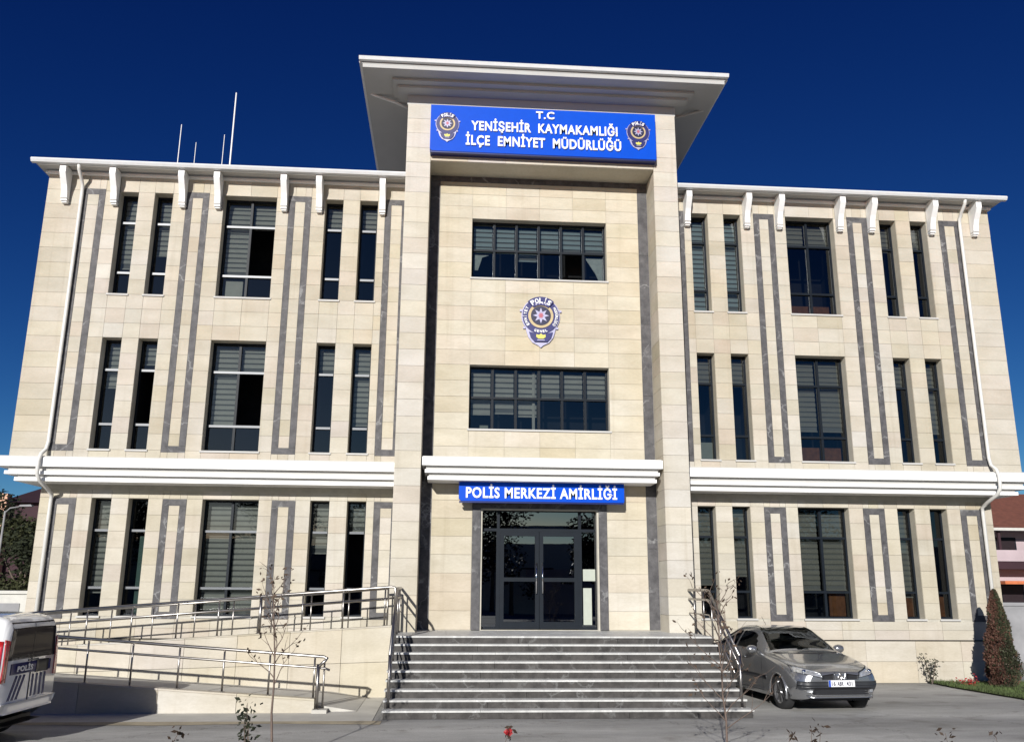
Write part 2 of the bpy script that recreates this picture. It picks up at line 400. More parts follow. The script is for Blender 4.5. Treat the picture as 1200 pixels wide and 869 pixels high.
clad([-2.37, -1.6, -.8, 0, .8, 1.6, 2.37], zc, CW, [(-1.6, 1.6, 9.07, 10.55), (-1.6, 1.6, 5.50, 6.98), (-1.6, 1.6, 1.2, 3.92)], maxw=.9, warm=.025)
clad([-2.37, -1.485], split(1.2, 3.92, 7), CW, [], warm=.02); clad([1.485, 2.37], split(1.2, 3.92, 7), CW, [], warm=.02)
body_wall(core, [-2.63, -1.6, -1.48, -1.26, 1.26, 1.48, 1.6, 2.63], [.9, 1.2, 3.72, 3.92, 5.5, 6.98, 9.07, 10.55, 11.70], CW+TH, -.3,
          [(-1.6, 1.6, 9.07, 10.55), (-1.6, 1.6, 5.50, 6.98), (-1.26, 1.26, 1.2, 3.72)])
reveal(revealm, -1.6, 1.6, 9.07, 10.55, CW+.012, -.32); reveal(revealm, -1.6, 1.6, 5.5, 6.98, CW+.012, -.32)
core.build('wall', 'joint', B); revealm.build('window_reveal', 'stone', B, kind='stuff')
camp = Vector((-2.05, -20, 2.1))
panels.sort(key=lambda p: -p[0]/((p[1]-camp.x)**2+(p[3]-camp.y)**2+(p[5]-camp.z)**2))
rest = MB()
for i, p in enumerate(panels):
    if i < 298:
        MB().box(*p[1:7], p[7]).build('stone_panel', 'stone', B)
    else: rest.box(*p[1:7], p[7])
rest.build('stone_panel', 'stone', B, kind='stuff')
# --- marble frames: each bar a part
def bar(x0, x1, y0, y1, z0, z1, name='marble_strip', mat='marble'):
    return MB().box(x0, x1, y0, y1, z0, z1).build(name, mat, B)
for sg in (1, -1):
    for a, b in FX.values():
        for (yf, z0, z1) in ((-.006, 4.965, 11.29), (.494, 1.356, 3.97)):
            for (xa, xb_) in ((a, a+SW), (b-SW, b)):
                if xa < 3.2: xa += .0
                x0, x1 = (xa, xb_) if sg > 0 else (-xb_, -xa)
                bar(x0+.003, x1-.003, yf, yf+.05, z0+SW, z1-SW)
            x0, x1 = (a, b) if sg > 0 else (-b, -a)
            bar(x0+.003, x1-.003, yf-.001, yf+.05, z1-SW+.003, z1); bar(x0+.003, x1-.003, yf-.001, yf+.05, z0, z0+SW-.003)
for sg in (1, -1):
    x0, x1 = (2.375, 2.606) if sg > 0 else (-2.606, -2.375)
    for za, zb_ in zip(split(1.2, 11.475, 6)[:-1], split(1.2, 11.475, 6)[1:]): bar(x0, x1, CW-.004, CW+.05, za+.003, zb_-.003)
bar(-2.606, 2.606, CW-.005, CW+.05, 11.478, 11.617)
# door surround
bar(-1.48, -1.30, CW-.03, CW+.12, 1.2, 3.745, 'door_surround'); bar(1.30, 1.48, CW-.03, CW+.12, 1.2, 3.745, 'door_surround'); bar(-1.48, 1.48, CW-.032, CW+.12, 3.748, 3.925, 'door_surround')
# --- cornices
for (x0, x1, yb) in ((3.18, None, 0), (None, -3.18, 0)):
    for i, (z0, z1, yf, xe, mt) in enumerate(((4.585, 4.785, -.22, 11.93, 'white'), (4.49, 4.585, -.10, 11.66, 'soffit'), (4.415, 4.49, -.15, 11.72, 'white'), (4.355, 4.415, -.04, 11.47, 'soffit'), (4.275, 4.355, -.09, 11.52, 'white'))):  # recessed bands are grey: shade between the white tiers put into the colour
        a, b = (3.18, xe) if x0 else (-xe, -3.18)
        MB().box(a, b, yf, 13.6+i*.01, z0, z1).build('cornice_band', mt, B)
    a, b = (3.18, 11.90) if x0 else (-11.90, -3.18)
    MB().box(a, b, -.18, 0.02, 4.785, 4.815).box(a, b, -.02, 13.5, 4.80, 4.832).build('cornice_flashing', 'soffit', B)
for i, (z0, z1, yf, xe, mt) in enumerate(((4.575, 4.755, -1.53, 2.585, 'white'), (4.495, 4.575, -1.42, 2.50, 'soffit'), (4.425, 4.495, -1.475, 2.525, 'white'), (4.355, 4.425, -1.37, 2.44, 'soffit'), (4.28, 4.355, -1.42, 2.465, 'white'))):  # same grey bands, shading painted between the white tiers
    MB().box(-xe, xe, yf, CW-.008-.002*i, z0, z1).build('cornice_band', mt, B)
MB().box(-2.57, 2.57, -1.48, CW-.03, 4.755, 4.775).build('cornice_flashing', 'soffit', B)
# --- wing eaves
for sg in (1, -1):
    def X(a, b): return (a, b) if sg > 0 else (-b, -a)
    a, b = X(3.18, 11.97)
    MB().prism([(-.52, 11.80), (-.54, 11.76), (-.50, 11.70), (-.42, 11.69), (-.40, 11.82)], 'x', a, b).build('gutter', 'gutter', B)
    a, b = X(3.18, 11.93); MB().box(a, b, -.40, 13.9, 11.735, 11.815).build('roof_edge', 'soffit', B)
    a, b = X(3.18, 11.86); MB().box(a, b, -.37, -.33, 11.70, 11.735).build('fascia_strip', 'white', B)
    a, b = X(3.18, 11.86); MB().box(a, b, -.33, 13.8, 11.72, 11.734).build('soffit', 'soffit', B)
    a, b = X(3.18, 11.80); MB().box(a, b, -.075, 0.3, 11.62, 11.675).box(*X(3.18, 11.76), -.03, .3, 11.675, 11.72).build('crown_moulding', 'white', B)
    a, b = X(3.10, 11.9); MB().add([(a, -.4, 11.82), (b, -.4, 11.82), (b, 13.8, 11.82), (a, 13.8, 11.82), (a, 6.7, 12.9), (b if sg < 0 else b-5, 6.7, 12.9)] if False else
        [(a, -.4, 11.818), (b, -.4, 11.818), (b, 13.8, 11.818), (a, 13.8, 11.818), (a*.95+b*.05, 6.7, 12.4), (a*.05+b*.95, 6.7, 12.4)], [(0,1,5,4), (1,2,5), (2,3,4,5), (3,0,4)]).build('roof', 'grey_wall', B)
# --- corbels
cpts = [(-.02, 11.70), (-.40, 11.70), (-.40, 11.52), (-.33, 11.40), (-.24, 11.26), (-.185, 11.12), (-.165, 11.00), (-.165, 10.965), (-.02, 10.965)]
for sg in (1, -1):
    for x in (11.27, 10.13, 8.54, 7.71, 6.14, 5.30, 3.78):
        x *= sg
        c = MB().prism(cpts, 'x', x-.07, x+.07).build('corbel', 'white', B)
        MB().box(x-.07, x+.07, -.145, .0, 10.925, 10.965).build('corbel_foot', 'soffit', c)
        MB().box(x-.072, x+.072, -.15, .0, 10.895, 10.925).box(x-.06, x+.06, -.11, 0, 10.862, 10.895).build('corbel_foot', 'white', c)
# --- tower canopy
def canopy():
    MB().box(-4.19, 4.16, -2.37, 8.4, 13.50, 13.62).build('canopy_roof', 'canopy_white', B)
    MB().prism([(-2.46, 13.64), (-2.49, 13.61), (-2.46, 13.545), (-2.38, 13.54), (-2.37, 13.65)], 'x', -4.25, 4.22).build('gutter', 'gutter', B)
    for sg in (1, -1):
        a, b = (4.161, 4.22) if sg > 0 else (-4.25, -4.191)
        MB().box(a, b, -2.36, 8.45, 13.52, 13.64).build('canopy_edge', 'gutter', B)
    MB().box(-4.17, 4.14, -2.365, -2.325, 13.41, 13.499).build('fascia_strip', 'canopy_white', B)
    MB().box(-4.17, 4.14, -2.322, 8.3, 13.42, 13.499).build('canopy_soffit', 'canopy_white', B)
    MB().box(-3.52, 3.52, -2.0, 8.0, 13.355, 13.42).build('soffit_step', 'canopy_white', B)
    MB().box(-3.42, 3.42, -1.8, 7.95, 13.29, 13.355).build('soffit_step', 'canopy_white', B)
    MB().box(-3.19, 3.19, -1.475, 7.9, 13.05, 13.29).build('frieze', 'canopy_white', B)
canopy()
# canopy drain pipes
MB().path([(-4.14, -1.2, 13.60), (-4.14, -1.25, 13.5), (-4.06, -1.22, 13.44), (-3.95, -1.2, 13.40), (-3.5, -1.15, 13.28), (-3.19, -1.05, 13.2)], .035).build('drain_pipe', 'gutter', B, True)
MB().path([(4.1, -1.1, 13.54), (4.05, -1.15, 13.46), (3.8, -1.15, 13.38), (3.19, -1.1, 13.2)], .03).build('drain_pipe', 'soffit', B, True)
# --- down pipes on the wings
for sg in (1, -1):
    x = 10.9*sg; dx = -.0
    MB().path([(x, -.44, 11.74), (x, -.40, 11.60), (x, -.22, 11.45), (x, -.09, 11.30), (x, -.08, 11.1), (x, -.08, 5.15), (x+.02*sg, -.10, 4.98), (x+.05*sg, -.24, 4.86), (x+.06*sg, -.30, 4.7), (x+.06*sg, -.29, 4.42), (x+.03*sg, -.2, 4.28), (x-.02*sg, .15, 4.12), (x-.02*sg, .38, 4.02), (x, .42, 3.9), (x, .42, .1)], .042, 10).build('down_pipe', 'pipe_white', B, True)
# --- sills
for sg in (1, -1):
    for k, (a, b) in WX.items():
        for (z, yy) in ((8.66, 0), (5.012, 0), (GZ[0], .5)):
            x0, x1 = (a-.03, b+.03) if sg > 0 else (-b-.03, -a+.03)
            MB().box(x0, x1, yy-.035, yy+.26, z-.035, z+.006).build('sill', 'soffit', B)
for z in (9.07, 5.5): MB().box(-1.63, 1.63, CW-.035, CW+.2, z-.035, z+.006).build('sill', 'soffit', B)
# plinth ledge
for sg in (1, -1):
    a, b = (3.18, 11.24) if sg > 0 else (-11.24, -3.18)
    MB().box(a, b, .44, .52, .925, .943).build('plinth_ledge', 'stone', B)

# ------------------------------------------------------------------ windows
def window(x0, x1, z0, z1, yf, cols, rows, blinds, light=False, extras=None, room=1.3, bm_='blind'):
    """rows: fractions from the top where transoms sit; blinds: per column, fraction covered from the top"""
    fwid = .045; y0, y1 = yf, yf+.07
    f = MB().box(x0, x0+fwid, y0, y1, z0, z1).box(x1-fwid, x1, y0, y1, z0, z1).box(x0+fwid, x1-fwid, y0, y1, z1-fwid, z1).box(x0+fwid, x1-fwid, y0, y1, z0, z0+fwid)
    W = f.build('window', 'frame', B)
    xs_ = [x0+(x1-x0)*i/cols for i in range(cols+1)]
    zs_ = [z1]+[z1-(z1-z0)*r for r in rows]+[z0]
    for i in range(1, cols):
        MB().box(xs_[i]-.028, xs_[i]+.028, y0-.012, y1, z0+fwid, z1-fwid).build('mullion', 'frame', W)
    for j in range(1, len(zs_)-1):
        MB().box(x0+fwid, x1-fwid, y0-.022, y1-.004, zs_[j]-.026, zs_[j]+.026).build('transom', 'frame_light' if light else 'frame', W)  # left wing bars are lighter: sun glint put into their colour
    for i in range(cols):
        for j in range(len(zs_)-1):
            a = xs_[i]+(.04 if i == 0 else .024); b = xs_[i+1]-(.04 if i == cols-1 else .024)
            zt = zs_[j]-(.04 if j == 0 else .024); zb_ = zs_[j+1]+(.04 if j == len(zs_)-2 else .024)
            if extras and (i, j) in extras.get('open', ()): continue
            tl = rnd.uniform(-.002, .002); tz = rnd.uniform(-.002, .002)
            MB().add([(a, y0+.035-tl-tz, zb_), (b, y0+.035+tl-tz, zb_), (b, y0+.035+tl+tz, zt), (a, y0+.035-tl+tz, zt)], [(0,1,2,3)]).build('pane', 'glass', W)
    for i in range(cols):
        bf = blinds[i] if i < len(blinds) else 0
        if bf <= 0: continue
        a = xs_[i]+.05; b = xs_[i+1]-.04; zt = z1-.10; zb_ = z1-(z1-z0)*bf
        m = MB(); z = zt
        while z-.085 > zb_: m.box(a, b, y0+.15, y0+.156, z-.085, z); z -= .125
        m.box(a, b, y0+.14, y0+.165, zb_-.03, zb_)
        bl = m.build('blind', bm_, W)
        MB().box(a, b, y0+.170, y0+.174, zb_, zt).build('blind_back', 'blind_sheer', bl)
    # room behind
    m = MB(); yb = yf+room; e = .001
    X0, X1, Z0, Z1 = x0-.25, x1+.25, z0-.1, z1+.05; ys = yf+.16
    m.add([(X0,ys,Z0),(X1,ys,Z0),(X1,ys,Z1),(X0,ys,Z1),(X0,yb,Z0),(X1,yb,Z0),(X1,yb,Z1),(X0,yb,Z1)], [(4,5,6,7),(0,4,7,3),(1,2,6,5),(3,7,6,2),(0,1,5,4)])
    m.build('room_interior', 'room', W)
    if extras:
        for (fx0, fx1, fz0, fz1, dy, mt, nm) in extras.get('boxes', ()):
            MB().box(x0+(x1-x0)*fx0, x0+(x1-x0)*fx1, yf+dy, yf+dy+.03, z0+(z1-z0)*fz0, z0+(z1-z0)*fz1).build(nm, mt, W)
        for (pl, mt) in extras.get('drapes', ()):
            MB().prism([(x0+(x1-x0)*p[0], z0+(z1-z0)*p[1]) for p in pl], 'y', yf+.1, yf+.12).build('drape', mt, W)
    return W
TR = (.275, .765)
spec = { # (side, floor, key): (blinds, extras)
 (-1,'top','w1'): ([.70], None), (-1,'top','w2'): ([.56], None), (-1,'top','b'): ([.75, .26], {'open': [(1, 1)], 'boxes': [(.1, .42, .02, .2, .1, 'blind', 'cardboard')]}),
 (-1,'top','w3'): ([.24], None), (-1,'top','w4'): ([.24], None),
 (-1,'mid','w1'): ([.42], None), (-1,'mid','w2'): ([.20], {'open': [(0, 1)]}), (-1,'mid','b'): ([.755, .25], {'open': [(1, 1)]}),
 (-1,'mid','w3'): ([.26], None), (-1,'mid','w4'): ([.72], None),
 (-1,'g','w1'): ([.80], None), (-1,'g','w2'): ([0], {'boxes': [(.5, .95, .02, .68, .12, 'green_curtain', 'curtain')]}), (-1,'g','b'): ([.98, .98], None),
 (-1,'g','w3'): ([.45], None), (-1,'g','w4'): ([.25], {'open': [(0, 1)]}),
 (1,'top','w4'): ([.96], None), (1,'top','w3'): ([.93], None), (1,'top','b'): ([.25, .25], {'boxes': [(.05, .96, .0, .15, .3, 'wood', 'cupboard')]}), (1,'top','w2'): ([.28], None), (1,'top','w1'): ([.24], None),
 (1,'mid','w4'): ([.27], {'boxes': [(.12, .9, .0, .18, .12, 'paper', 'panel')]}), (1,'mid','w3'): ([.28], None), (1,'mid','b'): ([.69, .69], {'boxes': [(.05, .96, .0, .16, .3, 'wood', 'cupboard')]}), (1,'mid','w2'): ([.25], None), (1,'mid','w1'): ([.69], None),
 (1,'g','w4'): ([.70], None), (1,'g','w3'): ([.62], None), (1,'g','b'): ([.74, .74], {'boxes': [(.62, .93, .02, .26, .16, 'wood', 'cupboard')]}),
 (1,'g','w2'): ([.80], {'boxes': [(.2, .9, .02, .2, .16, 'wood', 'cupboard')]}), (1,'g','w1'): ([0], {'boxes': [(.15, .8, .02, .22, .16, 'wood', 'cupboard'), (.2, .6, .3, .36, .3, 'orange_cloth', 'folder')]}),
}
for (sg, f, k), (bl, ex) in spec.items():
    a, b = WX[k]; x0, x1 = (a, b) if sg > 0 else (-b, -a)
    z0, z1 = GZ if f == 'g' else FLOORS[f]
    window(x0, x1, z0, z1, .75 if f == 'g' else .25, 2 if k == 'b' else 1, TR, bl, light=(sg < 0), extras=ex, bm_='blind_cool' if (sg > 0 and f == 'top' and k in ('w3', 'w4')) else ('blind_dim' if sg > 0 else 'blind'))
window(-1.6, 1.6, 9.07, 10.55, CW+.2, 6, (.49,), [.47, .47, .60, .44, .44, .44], extras={'open': [(4, 1)], 'drapes': [([(.985, .46), (.985, .02), (.965, .02), (.93, .2), (.86, .44), (.86, .46)], 'curtain'), ([(.02, .46), (.02, .2), (.05, .2), (.08, .42), (.13, .46)], 'curtain')]}, room=.9, bm_='blind_cool')
window(-1.6, 1.6, 5.50, 6.98, CW+.2, 6, (.49,), [.72, .70, .74, .44, .44, .44], extras={'boxes': [(.455, .475, .03, .95, .12, 'blind', 'column'), (.08, .14, .02, .09, .06, 'paper', 'notice')]}, room=.9)
# --- entrance door
def entrance():
    y = CW+.16; x0, x1, z0, z1 = -1.298, 1.298, 1.2, 3.745
    D = MB().box(x0, x0+.05, y, y+.08, z0, z1).box(x1-.05, x1, y, y+.08, z0, z1).box(x0+.05, x1-.05, y, y+.08, z1-.05, z1).box(x0+.05, x1-.05, y, y+.08, 3.27, 3.33).box(-.94, -.86, y, y+.08, z0, 3.27).box(.86, .94, y, y+.08, z0, 3.27).box(-.93, -.87, y, y+.08, 3.33, z1-.05).box(.87, .93, y, y+.08, 3.33, z1-.05).build('entrance_door_frame', 'frame', B)
    for (a, b) in ((-.858, -.004), (.004, .858)):
        L = MB().box(a, a+.085, y-.01, y+.06, 1.215, 3.268).box(b-.085, b, y-.01, y+.06, 1.215, 3.268).box(a+.085, b-.085, y-.01, y+.06, 3.17, 3.268).box(a+.085, b-.085, y-.01, y+.06, 1.215, 1.36).box(a+.085, b-.085, y-.01, y+.06, 2.2, 2.285).build('door_leaf', 'frame', D)
        for (za, zb_) in ((1.36, 2.2), (2.285, 3.17)):
            t = rnd.uniform(-.006, .006); MB().add([(a+.085, y+.03-t, za), (b-.085, y+.03+t, za), (b-.085, y+.03+t, zb_), (a+.085, y+.03-t, zb_)], [(0,1,2,3)]).build('pane', 'door_glass', D)
        hx = a+.79 if a < 0 else b-.79
        MB().tube((hx, y-.06, 1.95), (hx, y-.06, 2.6), .016).tube((hx, y-.06, 2.0), (hx, y, 2.0), .01).tube((hx, y-.06, 2.55), (hx, y, 2.55), .01).build('handle', 'chrome', D, True)
    for (a, b, za, zb_) in ((-1.25, -.94, 1.25, 3.27), (.94, 1.25, 1.25, 3.27), (-1.25, -.93, 3.33, 3.70), (-.87, .87, 3.33, 3.70), (.93, 1.25, 3.33, 3.70)):
        MB().add([(a, y+.035, za), (b, y+.035, za), (b, y+.03, zb_), (a, y+.03, zb_)], [(0,1,2,3)]).build('pane', 'door_glass', D)
    MB().box(-1.25, -.94, y, y+.07, 1.2, 1.25).box(.94, 1.25, y, y+.07, 1.2, 1.25).build('bottom_rail', 'frame', D)
    MB().box(.965, 1.235, y+.018, y+.024, 2.22, 2.47).build('notice', 'paper', D); MB().box(.965, 1.15, y+.018, y+.024, 1.30, 2.07).build('notice', 'paper', D)
    m = MB(); X0, X1, Z0, Z1, ys, yb = -1.5, 1.5, 1.19, 3.9, y+.1, 3.5
    m.add([(X0,ys,Z0),(X1,ys,Z0),(X1,ys,Z1),(X0,ys,Z1),(X0,yb,Z0),(X1,yb,Z0),(X1,yb,Z1),(X0,yb,Z1)], [(4,5,6,7),(0,4,7,3),(1,2,6,5),(3,7,6,2),(0,1,5,4)])
    m.build('lobby_interior', 'room', D)
    MB().box(.2, .75, 2.6, 2.7, 1.2, 2.1).build('lobby_door', 'frame_light', D)
entrance()

# ------------------------------------------------------------------ badge
def badge(name, label, loc, h, group=None, muted=False):
    T = thing(name, label, 'emblem', loc, 0, group)
    s = h/1.0
    def P(pts): return [(x*s, z*s) for x, z in pts]
    def arc(cx, cz, r, a0, a1, n, rz=None): return [(cx+r*math.cos(R(a0+(a1-a0)*i/n)), cz+(rz or r)*math.sin(R(a0+(a1-a0)*i/n))) for i in range(n+1)]
    cz = .12
    outl = arc(0, cz, .366, -38, 218, 40)
    outline = outl+[(-.27, -.19), (-.235, -.30), (-.16, -.40), (-.05, -.455), (0, -.50), (.05, -.455), (.16, -.40), (.235, -.30), (.27, -.19)]
    MB().prism(P(outline), 'y', -.03*s, 0).build('backplate', 'badge_silver', T)
    for k, a in enumerate((15, 165, -37, 217)):
        x, z = .39*math.cos(R(a)), cz+.39*math.sin(R(a)); MB().box((x-.02)*s, (x+.02)*s, -.03*s, 0, (z-.02)*s, (z+.02)*s).build('point', 'badge_silver', T)
    MB().prism(P(arc(0, cz, .35, 0, 360, 44)[:-1]), 'y', -.045*s, -.031*s).build('ring', 'navy', T)
    MB().prism(P(arc(0, cz, .24, 0, 360, 40)[:-1]), 'y', -.055*s, -.046*s).build('wreath_ring', 'gold', T)
    MB().prism(P(arc(0, cz, .19, 0, 360, 32)[:-1]), 'y', -.062*s, -.056*s).build('disc', 'badge_black', T)
    st = [((.155 if i % 2 == 0 else .075)*math.sin(math.pi*i/8), cz+(.155 if i % 2 == 0 else .075)*math.cos(math.pi*i/8)) for i in range(16)]
    MB().prism(P(st), 'y', -.07*s, -.063*s).build('star', 'badge_silver', T)
    st = [((.06 if i % 2 == 0 else .03)*math.sin(math.pi*i/8), cz+(.075 if i % 2 == 0 else .035)*math.cos(math.pi*i/8)) for i in range(16)]
    MB().prism(P(st), 'y', -.076*s, -.071*s).build('star_centre', 'badge_red', T)
    band = arc(0, cz, .37, 48, 132, 14)+arc(0, cz, .205, 132, 48, 14)
    MB().prism(P(band), 'y', -.078*s, -.02*s).build('banner', 'navy', T)
    sh = [(-.225, -.20), (-.19, -.31), (-.12, -.39), (.12, -.39), (.19, -.31), (.225, -.20), (.12, -.222), (-.12, -.222)]
    MB().prism(P(sh), 'y', -.06*s, -.031*s).build('shield', 'navy', T)
    sy = [(0, -.232), (.035, -.262), (.085, -.25), (.09, -.30), (.045, -.335), (-.045, -.335), (-.09, -.30), (-.085, -.25), (-.035, -.262)]
    MB().prism(P(sy), 'y', -.07*s, -.061*s).build('crest', 'badge_yellow', T)
    MB().box(-.07*s, .07*s, -.07*s, -.061*s, -.370*s, -.352*s).build('crest_bar', 'badge_silver', T)
    for i in range(4):
        a = 90-22.5+15*i; x, z = .235*math.cos(R(a)), cz+.235*math.sin(R(a))
        stp = [(x+(.026 if q % 2 == 0 else .011)*math.sin(math.pi*q/5), z+(.026 if q % 2 == 0 else .011)*math.cos(math.pi*q/5)) for q in range(10)]
        MB().prism(P(stp), 'y', -.084*s, -.079*s).build('small_star', 'badge_silver', T)
    def arctext(word, r, a0, a1, ch, mat='letter_white', flip=False):
        n = len(word)
        for i, c in enumerate(word):
            a = a0+(a1-a0)*(i/(n-1)); x, z = r*math.cos(R(a)), cz+r*math.sin(R(a))
            ang = (a-90) if not flip else (a+90)
            o = text_mesh('letter', c, (ch*.75 if c not in 'İI' else ch*.25)*s, ch*s, mat, T, (x*s, -.083*s if r < .3 else -.05*s, z*s), .004*s, .03, (0, 0, 0))
            o.rotation_euler = (R(90), R(-ang), 0)
    arctext('POLİS', .296, 122, 58, .095)
    for o in [c for c in T.children if c.name.startswith('letter')]: o.location.y = -.083*s
    if h > .8:
        arctext('EMNİYET', .303, 215, 150, .055); arctext('GENEL', .303, 250, 290, .05, flip=True); arctext('MÜDÜRLÜĞÜ', .303, 30, -35, .05)
    return T

# ------------------------------------------------------------------ signs
def sign_box(T, x0, x1, z0, z1, y0, y1, lip=.045):
    r = .05
    pl = [(x0+r, z0), (x1-r*.3, z0), (x1, z0+r*.3), (x1, z1), (x0, z1), (x0, z0+r)]
    MB().prism([(x, z) for x, z in pl], 'y', y0, y1).build('panel', 'sign_blue', T)
    MB().box(x0+.01, x1-.01, y0+.012, y1, z0-.035, z0-.001).build('lower_edge', 'sign_dark', T)
S1 = thing('facade_sign', 'long bright blue sign with three lines of white letters and a badge at each end', 'sign', (0, -1.5, 12.34))
sign_box(S1, -2.63, 2.645, -.565, .60, -.2, -.003)
text_mesh('lettering', 'T.C', .43, .185, 'letter_white', S1, (.03, -.215, .44), .02, .026)
text_mesh('lettering', 'YENİŞEHİR  KAYMAKAMLIĞI', 3.42, .235, 'letter_white', S1, (.02, -.215, .10), .02, .026)
text_mesh('lettering', 'İLÇE  EMNİYET  MÜDÜRLÜĞÜ', 3.62, .245, 'letter_white', S1, (-.0, -.215, -.27), .02, .026)
badge('police_badge', 'small police badge at the left end of the long blue facade sign', (-2.24, -1.703, 12.36), .74, 'police badges')
badge('police_badge', 'small police badge at the right end of the long blue facade sign', (2.22, -1.703, 12.36), .74, 'police badges')
badge('police_badge', 'large navy police badge mounted on the stone between the two portal windows', (0.02, CW-.008, 8.02), 1.22, 'police badges')
S2 = thing('station_sign', 'blue sign with white letters hanging over the entrance door', 'sign', (0, -1.02, 4.07))
sign_box(S2, -1.79, 1.80, -.20, .205, -.14, 0)
text_mesh('lettering', 'POLİS MERKEZİ AMİRLİĞİ', 3.28, .225, 'letter_white', S2, (0, -.148, -.015), .012, .026)
MB().box(-1.3, -1.26, -.08, -.04, .2, .215).box(1.26, 1.3, -.08, -.04, .2, .215).build('hanger', 'steel', S2)

# ------------------------------------------------------------------ roof antennas
for x, y, zt, r, lab in ((-10.47, 5, 15.83, .018, 'thin white antenna mast, the leftmost of four on the roof'), (-9.98, 5, 15.25, .013, 'shortest thin white mast, second from left on the roof'),
                       (-9.15, 5, 15.55, .014, 'thin jointed white mast just left of the tallest one'), (-8.91, 5, 17.0, .03, 'tallest and thickest white antenna mast on the roof')):
    T = thing('antenna_mast', lab, 'antenna', (x, y, 12.2), 0, 'antenna masts on the roof')
    MB().tube((0,0,0), (0,0,zt-12.2), r, r*.7, 8).build('pole', 'white', T, True)
    MB().box(-.08, .08, -.08, .08, 0, .06).build('base_plate', 'steel', T)

# ------------------------------------------------------------------ entrance steps
RISE, TREAD, Y0 = .132, .245, -4.86
ST = thing('entrance_steps', 'wide flight of nine dark marble steps with pale treads up to the entrance', 'steps', (0, Y0, 0))
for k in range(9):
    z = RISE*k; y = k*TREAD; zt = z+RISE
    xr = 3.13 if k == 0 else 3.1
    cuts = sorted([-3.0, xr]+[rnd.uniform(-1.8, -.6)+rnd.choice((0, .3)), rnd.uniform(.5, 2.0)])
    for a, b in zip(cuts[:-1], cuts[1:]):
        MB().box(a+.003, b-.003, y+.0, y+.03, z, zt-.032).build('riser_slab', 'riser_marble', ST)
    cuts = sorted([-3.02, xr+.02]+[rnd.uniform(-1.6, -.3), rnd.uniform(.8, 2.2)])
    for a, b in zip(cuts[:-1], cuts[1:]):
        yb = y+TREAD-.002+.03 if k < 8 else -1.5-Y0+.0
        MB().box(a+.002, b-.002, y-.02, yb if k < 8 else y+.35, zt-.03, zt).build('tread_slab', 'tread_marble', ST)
MB().box(-2.99, 3.09, .031, 4.3, -.05, 0.09).build('step_base', 'concrete', ST)
m = MB()
for k in range(1, 9): m.box(-2.99, 3.09, k*TREAD+.031, 2.9, RISE*(k-1)+.1-.02, RISE*k+.09)
m.box(-2.99, 3.09, 8*TREAD+.031, 4.1, RISE*8, RISE*9-.04); m.build('step_core', 'joint', ST)
# landing paving
LY0, LY1 = 8*TREAD+.332, 4.11
for i in range(6):
    for j in range(2):
        a = -3.02+6.14*i/6; ya = LY0+(LY1-LY0)*j/2
        MB().box(a+.003, a+6.14/6-.003, ya+.003, ya+(LY1-LY0)/2-.003, RISE*9-.03, RISE*9-rnd.uniform(0, .002)).build('landing_slab', 'tread_marble', ST)
MB().box(-3.0, -2.95, .05, 3.36, -.05, .10).build('side_wall', 'riser_marble', ST)

# ------------------------------------------------------------------ ramp
RP = thing('access_ramp', 'folded stone access ramp climbing from the left end up to the landing', 'ramp', (-3.05, -2.0, 0))
ox, oy = 3.05, 2.0   # local = world + (ox, oy)
def wtop(x): return 1.31-.0633*(-3.13-x)*1.0+.0 if x > -12 else .75
def ftop(x): return .23+.0667*(-4.26-x) if x > -12 else .745
def surf_f(x): return max(.0, ftop(x)-.11)
def surf_u(x): return wtop(x)-.11
# retaining wall under the upper ramp: cladding slabs
nx = 9; xs_ = [-12+(12-3.03)*i/nx for i in range(nx+1)]
for i in range(nx):
    a, b = xs_[i]+.004, xs_[i+1]-.004
    for (lo, hi) in ((0, .5), (.5, 1)):
        za0, za1 = wtop(a)*lo, wtop(a)*hi; zb0, zb1 = wtop(b)*lo, wtop(b)*hi
        g_ = .004; m = MB(); pr = rnd.uniform(0, .004); t = tone(.005, .0)
        m.add([(a+ox, -pr, za0+g_), (b+ox, -pr, zb0+g_), (b+ox, .05, zb0+g_), (a+ox, .05, za0+g_), (a+ox, -pr, za1-g_), (b+ox, -pr, zb1-g_), (b+ox, .05, zb1-g_), (a+ox, .05, za1-g_)],
              [(0,3,2,1),(4,5,6,7),(0,1,5,4),(1,2,6,5),(2,3,7,6),(3,0,4,7)], t)
        m.build('stone_panel', 'stone', RP)
def sloped(name, mat, x0, x1, y0, y1, zf, drop, parent=RP, zlow=None, tn=None):
    m = MB(); za, zb_ = zf(x0), zf(x1); la = (za-drop if zlow is None else zlow); lb = (zb_-drop if zlow is None else zlow)
    X0, X1, YA, YB = x0+ox, x1+ox, y0+oy, y1+oy
    m.add([(X0,YA,la),(X1,YA,lb),(X1,YB,lb),(X0,YB,la),(X0,YA,za),(X1,YA,zb_),(X1,YB,zb_),(X0,YB,za)], [(0,3,2,1),(4,5,6,7),(0,1,5,4),(1,2,6,5),(2,3,7,6),(3,0,4,7)], tn)
    return m.build(name, mat, parent)
sloped('wall_core', 'joint', -12, -3.035, -1.945, -1.80, lambda x: wtop(x)-.01, 0, zlow=-.1)
for i in range(nx): sloped('coping', 'stone', xs_[i]+.003, xs_[i+1]-.003, -2.015, -1.79, lambda x: wtop(x)+.022, .025, tn=tone(0, -.04))
sloped('upper_surface', 'concrete', -12, -3.035, -1.79, .45, surf_u, .1)
sloped('lower_surface', 'concrete', -12, -4.2, -3.95, -1.95, surf_f, 0, zlow=-.02)
